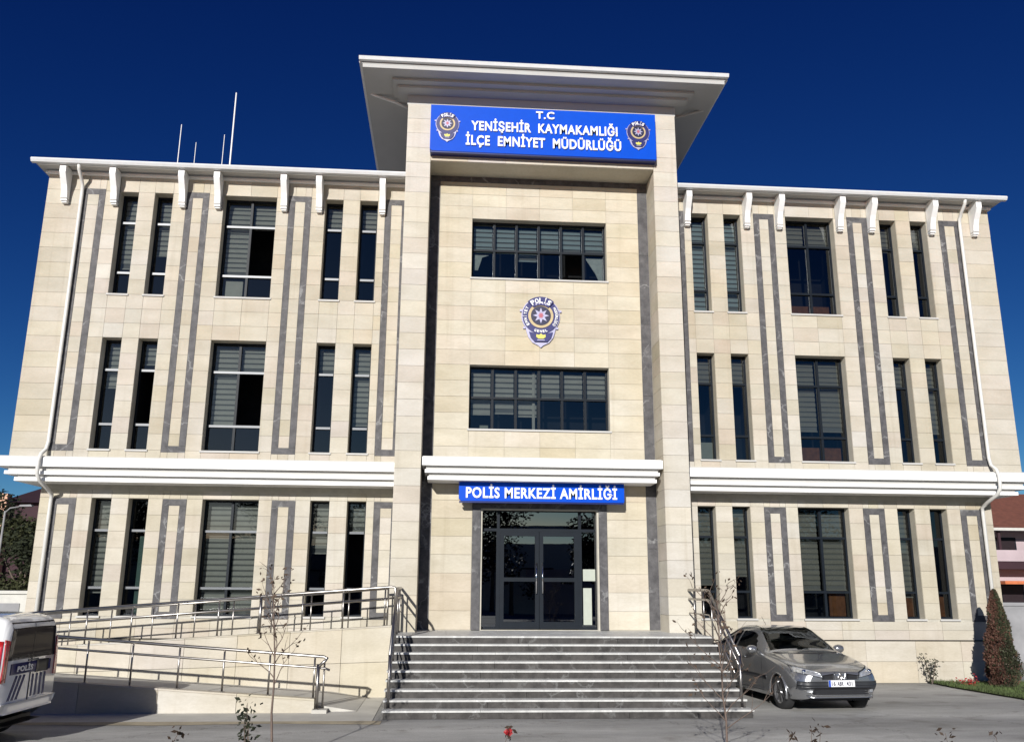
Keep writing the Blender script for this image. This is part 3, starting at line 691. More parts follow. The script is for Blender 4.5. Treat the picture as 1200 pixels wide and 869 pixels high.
# toe of the lower ramp and turning platform
m = MB(); za = surf_f(-4.2)
m.add([(-4.2+ox, -3.95+oy, za), (-3.5+ox, -3.95+oy, .01), (-3.5+ox, -2.01+oy, .01), (-4.2+ox, -2.01+oy, za), (-4.2+ox, -3.95+oy, -.01), (-4.2+ox, -2.01+oy, -.01)], [(0,1,2,3), (0,4,1), (3,2,5)]); m.build('ramp_toe', 'concrete', RP)
m = MB().box(-13.6+ox, -12+ox, -4.1+oy, .45+oy, -.1, .72); m.build('turning_platform', 'concrete', RP)
fx = [-12+(12-4.2)*i/6 for i in range(7)]
for i in range(6):
    m = MB(); a, b = fx[i]+.004, fx[i+1]-.004; t = tone(.0, -.01)
    m.add([(a+ox,-2.1,0),(b+ox,-2.1,0),(b+ox,-2.05,0),(a+ox,-2.05,0),(a+ox,-2.1,ftop(a)-.03),(b+ox,-2.1,ftop(b)-.03),(b+ox,-2.05,ftop(b)-.03),(a+ox,-2.05,ftop(a)-.03)], [(0,3,2,1),(4,5,6,7),(0,1,5,4),(1,2,6,5),(2,3,7,6),(3,0,4,7)], t)
    m.build('stone_panel', 'stone', RP)
    sloped('coping', 'stone', fx[i]+.003, fx[i+1]-.003, -4.12, -3.93, ftop, .03, tn=tone(0, -.02))
sloped('front_wall_core', 'joint', -12, -4.22, -4.05, -3.95, lambda x: ftop(x)-.035, 0, zlow=-.05)
MB().box(-4.23+ox, -3.98+ox, -4.2+oy, -3.93+oy, 0, .06).build('end_block', 'concrete', RP)

# ------------------------------------------------------------------ railings
def railing(name, label, posts, rails, group='steel handrails', extra=None):
    """posts: list of (base, top) ; rails: list of polylines, world coords"""
    o0 = Vector(posts[0][0]); T = thing(name, label, 'railing', tuple(o0), 0, group)
    for b, t, r in posts:
        b = Vector(b)-o0; t = Vector(t)-o0
        p = MB().tube(b, t, r, n=8).build('post', 'steel', T, True)
        MB().tube(b, b+Vector((0, 0, .012)), r*2.1, n=10).build('base_flange', 'steel', p)
    for pl, r in rails: MB().path([Vector(p)-o0 for p in pl], r, 8).build('rail', 'steel', T, True)
    return T
def lerp(a, b, t): return a+(b-a)*t
rz_u = lambda x: 1.57+(x+9.54)*.0783
px_ = [-3.22, -4.04, -4.83, -5.64, -6.44, -7.22, -8.08, -8.92, -9.74, -10.56, -11.38]
railing('handrail', 'steel handrail along the outer edge of the upper ramp', [((x, -1.92, wtop(x)+.02), (x, -1.92, rz_u(x)-.01), .03 if abs(x+5.64) < .01 else .017) for x in px_],
        [([(-12, -1.92, rz_u(-12)), (-3.10, -1.92, rz_u(-3.10)), (-3.03, -1.93, rz_u(-3.03)-.02), (-3.02, -1.94, rz_u(-3.02)-.12), (-3.02, -1.94, 1.35)], .027), ([(-12, -1.92, rz_u(-12)-.22), (-3.04, -1.92, rz_u(-3.04)-.22)], .02)])
railing('handrail', 'steel handrail along the inner edge of the upper ramp by the windows', [((x-.03, -.55, surf_u(x)), (x-.03, -.55, rz_u(x)-.05), .015) for x in px_[:-1]]+[((-3.25, -.6, surf_u(-3.25)), (-3.25, -.6, rz_u(-3.25)), .015)],
        [([(-11.4, -.55, rz_u(-11.4)-.03), (-3.24, -.55, rz_u(-3.24)-.03)], .022), ([(-11.4, -.55, rz_u(-11.4)-.25), (-3.24, -.55, rz_u(-3.24)-.25)], .017)])
fp = [-4.24, -5.0, -5.77, -6.52, -7.30, -8.04, -8.8, -9.56, -10.3, -11.1]
rz_f = lambda x: .90+(-4.07-x)*.0725
railing('handrail', 'steel handrail along the front edge of the lower ramp', [((x, -4.03, ftop(x)), (x, -4.03, rz_f(x)-.01), .017) for x in fp]+[((-4.17, -4.08, .06), (-4.17, -4.08, .78), .03), ((-4.08, -3.98, .05), (-4.08, -3.98, .85), .017)],
        [([(-12, -4.03, rz_f(-12)), (-4.09, -4.03, rz_f(-4.09)), (-4.03, -4.04, .875), (-4.06, -4.06, .84), (-4.16, -4.08, .75)], .026), ([(-12, -4.03, rz_f(-12)-.19), (-4.06, -4.03, rz_f(-4.1)-.19), (-3.98, -4.03, .68)], .02)])
def stair_rail(x, label, ybot=-4.62, ytop=-2.95, ywall=-1.56, side=1):
    nz = lambda y: min(RISE*9, RISE*(1+max(0, math.floor((y-Y0)/TREAD+1e-6))))
    H = .86; sl = RISE/TREAD
    zt = lambda y: (RISE*9+H) if y > ytop else RISE*9+H-(ytop-y)*(RISE*9+H-.98)/(ytop-ybot)
    posts = [((x, ybot, nz(ybot)), (x, ybot, zt(ybot)+.0), .026)]
    for y in (-4.12, -3.62, -3.12, -2.6, -1.95): posts.append(((x, y, nz(y)), (x, y, zt(y)), .016))
    rails = [([(x, ybot, zt(ybot)-.02), (x, ytop-.04, zt(ytop)-.02), (x, ytop+.05, zt(ytop)), (x, ywall, zt(0))], .027),
             ([(x, ybot+.02, zt(ybot)-.2), (x, ytop-.04, zt(ytop)-.2), (x, ytop+.05, zt(ytop)-.18), (x, ywall, zt(0)-.18)], .022),
             ([(x, ybot+.3, zt(ybot)-.32), (x, ytop, zt(ytop)-.46), (x, ywall, zt(0)-.46)], .014)]
    railing('handrail', label, posts, rails)
stair_rail(-2.93, 'steel handrail up the left edge of the entrance steps')
stair_rail(3.03, 'steel handrail up the right edge of the entrance steps beside the car')

# ------------------------------------------------------------------ car
def interp(st, u):
    """Catmull-Rom through a list of tuples"""
    n = len(st)-1; i = min(int(u), n-1); t = u-i
    p0, p1, p2, p3 = st[max(i-1, 0)], st[i], st[i+1], st[min(i+2, n)]
    return tuple(.5*((2*b)+(-a+c)*t+(2*a-5*b+4*c-d)*t*t+(-a+3*b-3*c+d)*t**3) for a, b, c, d in zip(p0, p1, p2, p3))
def surface(stations, ringf, nu, nv):
    """rings: for every station a list of (x,z); returns grid of points"""
    G = []
    for i in range(nu+1):
        u = (len(stations)-1)*i/nu; s = interp(stations, u); ring = ringf(s)
        row = []
        for j in range(nv+1):
            v = (len(ring)-1)*j/nv; x, z = interp(ring, v); row.append((max(x, 0), s[0], z))
        G.append(row)
    return G
def project(bvh, quad, n, m, axis, off=.006, th=.012, flip=False):
    """patch laid on the body: quad corners (2D) projected along an axis; a thin solid"""
    mb = MB(); (a0, b0), (a1, b1), (a2, b2), (a3, b3) = quad
    front = []; back = []
    for j in range(m+1):
        for i in range(n+1):
            s, t = i/n, j/m
            A = (a0*(1-s)+a1*s)*(1-t)+(a3*(1-s)+a2*s)*t; Bv = (b0*(1-s)+b1*s)*(1-t)+(b3*(1-s)+b2*s)*t
            if axis == '-y': o_, d = Vector((A, -2, Bv)), Vector((0, 1, 0))
            elif axis == '+y': o_, d = Vector((A, 8, Bv)), Vector((0, -1, 0))
            elif axis == '-x': o_, d = Vector((-3, A, Bv)), Vector((1, 0, 0))
            else: o_, d = Vector((3, A, Bv)), Vector((-1, 0, 0))
            hit, nrm, _, _ = bvh.ray_cast(o_, d)
            if hit is None: hit = Vector((A, 0.02 if axis == '-y' else YEND, Bv)) if 'y' in axis else o_+d*2.2
            front.append(hit-d*off); back.append(hit+d*(th-off))
    k = len(front); W = n+1
    mb.v = [tuple(p) for p in front+back]
    for j in range(m):
        for i in range(n):
            q = (j*W+i, j*W+i+1, (j+1)*W+i+1, (j+1)*W+i); mb.f.append(q); mb.f.append(tuple(x+k for x in q[::-1]))
    rim = [i for i in range(n)]+[j*W+n for j in range(m)]+[m*W+i for i in range(n, 0, -1)]+[j*W for j in range(m, 0, -1)]
    for a, b in zip(rim, rim[1:]+rim[:1]): mb.f.append((a, b, b+k, a+k))
    mb.t = [None]*len(mb.f)
    return mb
KS = .935; YEND = 4.19*KS
def wheel(parent, x, y, z, r, wd, side, spokes=7):
    m = MB().lathe([(r*.66, -wd/2), (r*.9, -wd/2), (r*.98, -wd*.38), (r, -wd*.2), (r, wd*.2), (r*.98, wd*.38), (r*.9, wd/2), (r*.66, wd/2)], 'x', (0, 0, 0), 32)
    wl = m.build('wheel', 'tyre', parent, True, loc=(x, y, z)); s = side
    rim = MB().lathe([(r*.68, s*wd*.5), (r*.70, s*wd*.40), (r*.62, s*wd*.30), (r*.60, -s*wd*.3)], 'x', (0, 0, 0), 32)
    rim.lathe([(0, s*wd*.42), (r*.13, s*wd*.42), (r*.17, s*wd*.3)], 'x', (0, 0, 0), 16)
    for k in range(spokes):
        a = 2*math.pi*k/spokes; c, sn = math.cos(a), math.sin(a); w_ = r*.055
        p = [(r*.12, -w_*.9), (r*.63, -w_*1.5), (r*.63, w_*1.5), (r*.12, w_*.9)]
        rim.prism([(u*c-v*sn, u*sn+v*c) for u, v in p], 'x', s*wd*.30, s*wd*.40)
    rim.build('rim', 'alloy', wl)
    MB().lathe([(0, s*wd*.05), (r*.62, s*wd*.05)], 'x', (0, 0, 0), 24).build('brake_disc', 'dark_trim', wl)
    return wl
def car(name, label, loc, rz):
    T = thing(name, label, 'car', loc, rz)
    k = KS
    # y, z0, wl, ws, zm, wsh, zsh, w4, z4, ztop
    st = [(0.00, .30, .52, .60, .48, .56, .64, .50, .69, .715), (.05, .27, .62, .71, .48, .66, .655, .58, .715, .75), (.16, .24, .73, .80, .49, .76, .68, .66, .755, .80),
          (.38, .22, .82, .855, .52, .82, .73, .70, .82, .875), (.75, .2, .86, .88, .55, .85, .80, .74, .90, .945), (1.1, .19, .87, .885, .58, .86, .87, .75, .955, 1.0),
          (1.36, .19, .87, .885, .6, .865, .915, .74, .99, 1.04), (1.78, .19, .87, .885, .6, .865, .94, .66, 1.21, 1.27), (2.2, .19, .87, .885, .6, .86, .955, .585, 1.385, 1.445),
          (2.75, .19, .87, .885, .6, .86, .965, .565, 1.40, 1.465), (3.25, .19, .87, .885, .6, .86, .975, .555, 1.36, 1.425), (3.75, .2, .87, .88, .6, .855, .985, .60, 1.20, 1.26),
          (4.1, .22, .86, .875, .6, .83, .98, .66, 1.06, 1.10), (4.38, .25, .82, .84, .6, .78, .95, .66, 1.01, 1.04), (4.5, .3, .72, .76, .6, .70, .88, .56, .93, .95)]
    st = [tuple(v*k for v in s_) for s_ in st]
    def ringf(s): y, z0, wl, ws, zm, wsh, zsh, w4, z4, zt = s; return [(wl*.94, z0), (wl, z0+.10*k), (ws, zm), (wsh, zsh), (w4, z4), (w4*.62, z4*.25+zt*.75), (0, zt)]
    NU, NV = 98, 36
    Gd = surface(st, ringf, NU, NV)
    wheels = [(.80*k, .30*k), (3.49*k, .30*k)]; WR = .352*k
    body = MB(); ws_ = MB(); sgl = {}; rear = MB()
    def vid(mb, idx, key, p):
        if key not in idx: idx[key] = len(mb.v); mb.v.append(p)
        return idx[key]
    ib, iw, ir = {}, {}, {}; isg = {}
    per = NV/6
    for sg in (1, -1):
        for i in range(NU):
            u = (len(st)-1)*(i+.5)/NU
            for j in range(NV):
                v = 6*(j+.5)/NV
                cy = (Gd[i][j][1]+Gd[i+1][j][1])/2; cz = (Gd[i][j][2]+Gd[i][j+1][2])/2
                if v < 3.0 and any((cy-wy)**2+(cz-wz)**2 < WR**2 for wy, wz in wheels): continue
                keys = [(i, j), (i+1, j), (i+1, j+1), (i, j+1)]
                if sg < 0: keys = keys[::-1]
                if 4.12 < v and 6.06+(6-v)*.03 < u < 7.94: tgt, idx = ws_, iw
                elif 4.2 < v and 10.25 < u < 11.85: tgt, idx = rear, ir
                elif 3.14 < v < 3.88 and (6.55+(v-3)*1.3 < u < 11.25-(v-3)*.55) and abs(u-9.02) > .09:
                    kk = (sg, 0 if u < 9 else 1); tgt = sgl.setdefault(kk, MB()); idx = isg.setdefault(kk, {})
                else: tgt, idx = body, ib
                f = []
                for (a, b) in keys:
                    x, y, z = Gd[a][b]; f.append(vid(tgt, idx, (a, b, sg if x > 1e-5 else 0), (x*sg, y, z)))
                tgt.f.append(tuple(f)); tgt.t.append(None)
    # nose and tail caps
    for i, flipc in ((0, 1), (NU, 0)):
        for j in range(NV):
            f = []
            for (b, sg) in ((j, 1), (j+1, 1), (j+1, -1), (j, -1)):
                x, y, z = Gd[i][b]; f.append(vid(body, ib, (i, b, sg if x > 1e-5 else 0), (x*sg, y, z)))
            f = list(dict.fromkeys(f))
            if len(f) > 2: body.f.append(tuple(f)); body.t.append(None)
    bo = fixn(body.build('body', 'car_paint', T, True))
    full = MB(); 
    for mb in [body, ws_, rear]+list(sgl.values()): full.add(mb.v, mb.f)
    bvh = BVHTree.FromPolygons([Vector(p) for p in full.v], full.f)
    ws_.build('windscreen', 'car_glass', T, True); rear.build('rear_window', 'car_glass', T, True)
    for mb in sgl.values(): mb.build('side_window', 'car_side_glass', T, True)
    # underbody, wheel wells, interior
    MB().box(-.70*k, .70*k, .25*k, 4.3*k, .2*k, .3*k).build('underbody', 'black_plastic', T)
    for wy, wz in wheels:
        for sg in (1, -1):
            m = MB(); n = 14
            pts = [(wy+WR*math.cos(math.pi*q/n), wz+WR*math.sin(math.pi*q/n)) for q in range(n+1)]
            xa, xb_ = .55*k*sg, .872*k*sg
            m.add([(xa, a, b) for a, b in pts]+[(xb_, a, b) for a, b in pts], [(q, q+1, n+2+q, n+1+q) for q in range(n)]); m.add([(xa, a, b) for a, b in pts], [tuple(range(n+1))])
            m.build('wheel_arch', 'black_plastic', T)
            MB().path([(.868*k*sg, wy+WR*1.0*math.cos(math.pi*(q/18*1.16-.08)), wz+WR*1.0*math.sin(math.pi*(q/18*1.16-.08))) for q in range(19)], .022, 6).build('arch_lip', 'car_paint', T, True)
            wheel(T, (.752*k)*sg, wy, .305*k, .312*k, .2*k, sg)
    for sx in (-.36, .36):
        s_ = MB().box((sx-.24)*k, (sx+.24)*k, 2.1*k, 2.6*k, .45*k, .62*k).prism([(2.55*k, .5*k), (2.72*k, .5*k), (2.86*k, 1.12*k), (2.76*k, 1.14*k)], 'x', (sx-.24)*k, (sx+.24)*k).prism([(2.78*k, 1.16*k), (2.86*k, 1.16*k), (2.90*k, 1.32*k), (2.83*k, 1.33*k)], 'x', (sx-.13)*k, (sx+.13)*k)
        s_.build('seat', 'light_seat', T)
    MB().box(-.62*k, .62*k, 3.3*k, 3.5*k, .5*k, 1.1*k).build('rear_seat', 'light_seat', T)
    MB().prism([(1.5*k, .93*k), (1.95*k, .98*k), (2.0*k, .75*k), (1.5*k, .7*k)], 'x', -.76*k, .76*k).build('dashboard', 'black_plastic', T)
    MB().lathe([(.175*k, -.012), (.19*k, 0), (.175*k, .012), (.16*k, 0), (.175*k, -.012)], 'y', (.36*k, 2.03*k, .98*k), 20).build('steering_wheel', 'black_plastic', T, True)
    MB().box(-.1*k, .1*k, 2.0*k, 2.02*k, 1.28*k, 1.34*k).build('mirror', 'black_plastic', T)
    # front details (x,z in metres)
    def Pf(nm, quad, mat, off=.006, n=8, m=4, th=.02, parent=None): return project(bvh, [(a*k, b*k) for a, b in quad], n, m, '-y', off, th).build(nm, mat, parent or T, True)
    for s in (1, -1):
        hl = Pf('headlight', [(s*.36, .635), (s*.79, .725), (s*.765, .815), (s*.40, .72)], 'lamp_clear', .012, 10, 4)
        Pf('lamp_surround', [(s*.345, .62), (s*.81, .715), (s*.785, .83), (s*.385, .732)], 'dark_trim', .005, 10, 4, parent=hl)
        for q in (.50, .66):
            MB().lathe([(0, -.012), (.035*k, -.008), (.042*k, .01)], 'y', (s*q*k, .07*k+(.03 if q > .6 else 0), (.70 if q < .6 else .735)*k), 14).build('bulb', 'chrome', hl, True)
        g_ = Pf('grille', [(s*.115, .60), (s*.365, .60), (s*.355, .675), (s*.135, .705)], 'black_plastic', .006, 6, 3)
        for zz in (.625, .655): Pf('grille_bar', [(s*.12, zz-.006), (s*.36, zz-.006), (s*.36, zz+.006), (s*.12, zz+.006)], 'dark_trim', .012, 6, 1, parent=g_)
        Pf('fog_lamp', [(s*.56, .375), (s*.66, .375), (s*.66, .425), (s*.56, .425)], 'lamp_clear', .014, 4, 3)
        Pf('bumper_corner', [(s*.50, .36), (s*.80, .42), (s*.80, .50), (s*.50, .455)], 'dark_trim', .006, 8, 3)
    Pf('nose_panel', [(-.07, .585), (.07, .585), (.125, .725), (-.125, .725)], 'car_paint', .012, 6, 4)
    Pf('bumper_strip', [(-.80, .495), (.80, .495), (.79, .565), (-.79, .565)], 'dark_trim', .022, 22, 3, .05)
    Pf('bumper_trim', [(-.79, .455), (.79, .455), (.79, .492), (-.79, .492)], 'dark_trim', .012, 22, 2, .04)
    it = Pf('air_intake', [(-.55, .335), (.55, .335), (.60, .45), (-.60, .45)], 'black_plastic', .010, 16, 3)
    for zz in (.37, .41): Pf('intake_bar', [(-.52, zz-.006), (.52, zz-.006), (.52, zz+.006), (-.52, zz+.006)], 'dark_trim', .018, 12, 1, parent=it)
    Pf('lower_lip', [(-.62, .275), (.62, .275), (.66, .32), (-.66, .32)], 'car_paint', .02, 18, 2, .05)
    # emblem: open lozenge
    lz = MB(); o4 = [(0, .075), (.05, 0), (0, -.075), (-.05, 0)]; i4 = [(0, .042), (.025, 0), (0, -.042), (-.025, 0)]
    cz = .645
    for q in range(4):
        q2 = (q+1) % 4; lz.prism([(a*k, (cz+b)*k) for a, b in (o4[q], o4[q2], i4[q2], i4[q])], 'y', -.035*k, -.012*k)
    lz.build('emblem', 'chrome', T)
    pl = MB().box(-.26*k, .26*k, -.045*k, -.03*k, .475*k, .59*k).build('number_plate', 'plate', T)
    MB().box(-.26*k, -.22*k, -.047*k, -.044*k, .476*k, .589*k).build('plate_band', 'plate_blue', pl)
    for (wd_, xo, st_) in ((.075, -.165, '16'), (.12, -.03, 'ABR'), (.115, .15, '431')):
        text_mesh('lettering', st_, wd_*k, .075*k, 'badge_black', pl, (xo*k, -.047*k, .5325*k), .002, .02)
    Pf('cowl_strip', [(-.68, .985), (.68, .985), (.68, 1.0), (-.68, 1.0)], 'black_plastic', .006, 14, 1)
    # sides
    for s in (1, -1):
        ax = '+x' if s > 0 else '-x'
        def Ps(nm, quad, mat, off=.004, n=10, m=2, th=.015): return project(bvh, [(a*k, b*k) for a, b in quad], n, m, ax, off, th).build(nm, mat, T, True)
        Ps('side_moulding', [(1.25, .50), (3.0, .50), (3.0, .57), (1.25, .57)], 'dark_trim', .014)
        for (ya, yb_) in ((1.42, 1.46), (2.46, 2.47), (3.30, 3.20)): Ps('door_gap', [(ya, .26), (ya+.012, .26), (yb_+.012, .93), (yb_, .93)], 'black_plastic', .001, 1, 10)
        Ps('sill_gap', [(1.45, .27), (3.2, .27), (3.2, .28), (1.45, .28)], 'black_plastic', .001)
        for ya in (2.22, 3.02): Ps('door_handle', [(ya, .84), (ya+.17, .845), (ya+.17, .872), (ya, .868)], 'car_paint', .028, 4, 2, .03)
        mir = MB(); c = (s*.955*k, 1.72*k, 1.03*k)
        prof = [(0, -.10), (.045, -.09), (.075, -.05), (.082, 0), (.078, .045), (.06, .075), (0, .085)]
        mir.lathe([(r_*k, h*k*1.15) for r_, h in prof], 'x', c, 16); mo = mir.build('door_mirror', 'car_paint', T, True)
        MB().box(min(s*.84, s*.90)*k, max(s*.84, s*.90)*k, 1.68*k, 1.76*k, .97*k, 1.01*k).build('mirror_arm', 'black_plastic', mo)
    for s in (1, -1): project(bvh, [(a*k, b*k) for a, b in [(s*.45, .72), (s*.74, .70), (s*.70, .88), (s*.46, .90)]], 5, 4, '+y', .01, .02).build('tail_light', 'lamp_red', T, True)
    MB().path([(0, 3.05*k, 1.45*k), (0, 3.25*k, 1.62*k)], .004, 5).build('aerial', 'black_plastic', T)
    return T
car('parked_car', 'dark silver saloon car parked facing the camera beside the steps', (4.87, -4.42, 0), R(4.8))

# ------------------------------------------------------------------ police van (rear seen)
def van(name, label, loc, rz):
    T = thing(name, label, 'van', loc, rz); k = KS
    # y from the nose; rear at 4.25
    st = [(0, .35, .55, .62, .5, .58, .70, .5, .76, .80), (.1, .28, .70, .78, .52, .74, .78, .66, .86, .92), (.5, .24, .82, .86, .55, .82, .95, .74, 1.04, 1.1), (.95, .22, .84, .875, .6, .85, 1.05, .74, 1.16, 1.22),
          (1.6, .22, .85, .875, .6, .855, 1.10, .68, 1.66, 1.74), (2.0, .22, .85, .875, .6, .855, 1.12, .68, 1.74, 1.815), (3.0, .22, .85, .875, .6, .855, 1.14, .69, 1.745, 1.83), (3.8, .22, .85, .875, .6, .855, 1.14, .70, 1.73, 1.81),
          (4.12, .40, .84, .865, .65, .845, 1.12, .70, 1.68, 1.76), (4.21, .42, .81, .835, .66, .82, 1.11, .68, 1.62, 1.70), (4.25, .44, .76, .79, .66, .78, 1.1, .64, 1.55, 1.64)]
    st = [tuple(v*k for v in s_) for s_ in st]
    def ringf(s): y, z0, wl, ws, zm, wsh, zsh, w4, z4, zt = s; return [(wl*.94, z0), (wl, z0+.10*k), (ws, zm), (wsh, zsh), (w4+.03*k, z4), (w4*.7, z4*.15+zt*.85), (0, zt)]
    NU, NV = 80, 36; Gd = surface(st, ringf, NU, NV); wheels = [(.85*k, .31*k), (3.45*k, .31*k)]; WR = .36*k
    body = MB(); ib = {}
    def vid(key, p):
        if key not in ib: ib[key] = len(body.v); body.v.append(p)
        return ib[key]
    for sg in (1, -1):
        for i in range(NU):
            for j in range(NV):
                cy = (Gd[i][j][1]+Gd[i+1][j][1])/2; cz = (Gd[i][j][2]+Gd[i][j+1][2])/2
                if j < NV/2 and any((cy-wy)**2+(cz-wz)**2 < WR**2 for wy, wz in wheels): continue
                body.f.append(tuple(vid((a, b, sg if Gd[a][b][0] > 1e-5 else 0), (Gd[a][b][0]*sg, Gd[a][b][1], Gd[a][b][2])) for a, b in ((i, j), (i+1, j), (i+1, j+1), (i, j+1)))); body.t.append(None)
    for i in (0, NU):
        for j in range(NV):
            f = list(dict.fromkeys(vid((i, b, sg if Gd[i][b][0] > 1e-5 else 0), (Gd[i][b][0]*sg, Gd[i][b][1], Gd[i][b][2])) for (b, sg) in ((j, 1), (j+1, 1), (j+1, -1), (j, -1))))
            if len(f) > 2: body.f.append(tuple(f)); body.t.append(None)
    fixn(body.build('body', 'van_paint', T, True))
    bvh = BVHTree.FromPolygons([Vector(p) for p in body.v], body.f)
    def Pr(nm, quad, mat, off=.006, n=8, m=5, parent=None, th=.02): return project(bvh, [(a*k, b*k) for a, b in quad], n, m, '+y', off, th).build(nm, mat, parent or T, True)
    MB().box(-.7*k, .7*k, .3*k, 4.0*k, .2*k, .32*k).build('underbody', 'black_plastic', T)
    for wy, wz in wheels:
        for sg in (1, -1):
            m = MB(); n = 14; pts = [(wy+WR*math.cos(math.pi*q/n), wz+WR*math.sin(math.pi*q/n)) for q in range(n+1)]; xa, xb_ = .5*k*sg, .86*k*sg
            m.add([(xa, a, b) for a, b in pts]+[(xb_, a, b) for a, b in pts], [(q, q+1, n+2+q, n+1+q) for q in range(n)]); m.add([(xa, a, b) for a, b in pts], [tuple(range(n+1))]); m.build('wheel_arch', 'black_plastic', T)
            wheel(T, .76*k*sg, wy, .31*k, .315*k, .2*k, sg)
    win = Pr('rear_window', [(-.69, 1.17), (.69, 1.17), (.62, 1.69), (-.62, 1.69)], 'dark_glass', .008, 12, 5)
    for (a, b) in ((-.03, .03),): Pr('door_split', [(a*.2, .50), (b*.2, .50), (b*.2, 1.66), (a*.2, 1.66)], 'black_plastic', .010, 1, 8)
    MB().path([(.05*k, 4.27*k, 1.17*k), (.2*k, 4.285*k, 1.22*k), (.45*k, 4.285*k, 1.2*k)], .007, 5).build('wiper', 'black_plastic', T)
    for s in (1, -1):
        Pr('tail_light', [(s*.71, .88), (s*.81, .88), (s*.76, 1.46), (s*.70, 1.44)], 'lamp_red', .018, 4, 8)
    for s in (1, -1):
        ax = '+x' if s > 0 else '-x'
        project(bvh, [(a*k, b*k) for a, b in [(4.06, .90), (4.235, .86), (4.21, 1.44), (4.10, 1.46)]], 4, 8, ax, .014, .02).build('tail_light', 'lamp_red', T, True)
        project(bvh, [(a*k, b*k) for a, b in [(.6, .62), (4.05, .62), (4.05, .76), (.6, .70)]], 24, 2, ax, .004, .008).build('stripe', 'navy', T, True)
        project(bvh, [(a*k, b*k) for a, b in [(1.75, 1.18), (3.9, 1.18), (3.85, 1.58), (1.95, 1.60)]], 14, 4, ax, .006, .01).build('side_window', 'dark_glass', T, True)
    bp = Pr('rear_panel', [(-.58, .97), (.58, .97), (.58, 1.12), (-.58, 1.12)], 'navy', .014, 8, 2)
    Pr('plate_recess', [(-.50, .955), (-.14, .955), (-.14, 1.13), (-.50, 1.13)], 'black_plastic', .020, 5, 2, parent=bp)
    t = text_mesh('lettering', 'POLİS', .44*k, .075*k, 'letter_white', bp, (.22*k, 4.282*k, 1.045*k), .003, .03, (R(90), 0, R(180)))
    Pr('chrome_strip', [(-.2, 1.13), (.1, 1.13), (.1, 1.155), (-.2, 1.155)], 'frame_light', .010, 4, 1)
    for i in range(3):
        a = .52-.11*i; Pr('stripe', [(a, .62), (a+.05, .62), (a-.12, .95), (a-.17, .94)], 'navy', .006, 2, 6)
    for i in range(4):
        a = -.12-.12*i; Pr('stripe', [(a, .62), (a+.04, .62), (a+.04, .94), (a, .93)], 'navy', .006, 2, 6)
    Pr('bumper', [(-.80, .45), (.80, .45), (.79, .59), (-.79, .59)], 'van_paint', .045, 14, 3, th=.09)
    Pr('bumper_lower', [(-.72, .27), (.72, .27), (.74, .445), (-.74, .445)], 'black_plastic', .03, 12, 2, th=.09)
    MB().box(-.12*k, .12*k, 4.16*k, 4.2*k, 1.685*k, 1.70*k).build('brake_light', 'lamp_red', T)
    return T
simple('dark_glass', (.03, .022, .025), .12, 0, var=.1, spec=.08)
van('police_van', 'white police van with dark rear window and navy stripes parked before the ramp', (-11.73, -6.6, 0), R(-90-2.5))

# ------------------------------------------------------------------ vegetation
def leaf_faces(mb, c, n, spread, size, rr):
    for _ in range(n):
        p = Vector(c)+Vector((rr.gauss(0, spread), rr.gauss(0, spread), rr.gauss(0, spread)))
        a = Vector((rr.uniform(-1, 1), rr.uniform(-1, 1), rr.uniform(-1, 1))).normalized(); b = a.orthogonal().normalized(); s = size*rr.uniform(.6, 1.4)
        mb.add([p-a*s, p+b*s*.55, p+a*s, p-b*s*.5], [(0, 1, 2, 3)])
def young_tree(name, label, loc, h, seed, leaf='dead_leaf', group=None, lean=0, r0=.02, nb=9, clear=.55, spread=.42, leafn=2, depth=3, up=.9):
    rr = random.Random(seed); T = thing(name, label, 'tree', loc, 0, group)
    pts = []; n = 7
    for i in range(n+1):
        t = i/n; pts.append(Vector((lean*t+rr.gauss(0, .012)*(i > 0), rr.gauss(0, .012)*(i > 0), h*t)))
    tr = MB()
    for i in range(n): tr.tube(pts[i], pts[i+1], r0*(1-.75*i/n), r0*(1-.75*(i+1)/n), 7, False)
    tr.build('trunk', 'bark_red', T, True)
    lv = MB(); bi = 0
    for q in range(nb):
        br = MB(); t = clear+(1-clear)*(q+.3)/nb; p = pts[min(int(t*n), n-1)].lerp(pts[min(int(t*n)+1, n)], t*n-int(t*n))
        az = q*2.4+rr.uniform(-.4, .4); L = spread*h*.5*(1.15-t*.6)*rr.uniform(.8, 1.3)
        def grow(p, d, L, r, dep):
            cur = p; m = 4
            for i in range(m):
                d2 = (d+Vector((rr.gauss(0, .18), rr.gauss(0, .18), rr.gauss(.05, .12)))).normalized()
                nx_ = cur+d2*L/m; br.tube(cur, nx_, r*(1-.7*i/m), r*(1-.7*(i+1)/m), 5, False); cur = nx_; d = d2
                if dep > 0 and i > 0:
                    grow(cur, (d+Vector((rr.uniform(-.9, .9), rr.uniform(-.9, .9), rr.uniform(-.2, .6)))).normalized(), L*.45, r*.55, dep-1)
            leaf_faces(lv, cur, leafn if rr.random() < .8 else 0, .03, .028, rr)
        grow(p, Vector((math.cos(az), math.sin(az), up)).normalized(), L, r0*.45, depth-2)
        br.build('branch', 'bark_red', T, True)
    o = lv.build('leaves', leaf, T, kind='stuff')
    return T
young_tree('young_tree', 'thin leafless young tree with a straight stem before the ramp railing', (-4.06, -8.6, 0), 2.12, 5, lean=-.10, r0=.017, nb=15, clear=.42, spread=.42, up=1.8, group=None)
young_tree('young_tree', 'spindly young tree with a few dry leaves before the right side of the steps', (1.38, -9.0, 0), 1.95, 12, lean=-.05, r0=.016, nb=19, clear=.22, spread=.62, leafn=3)
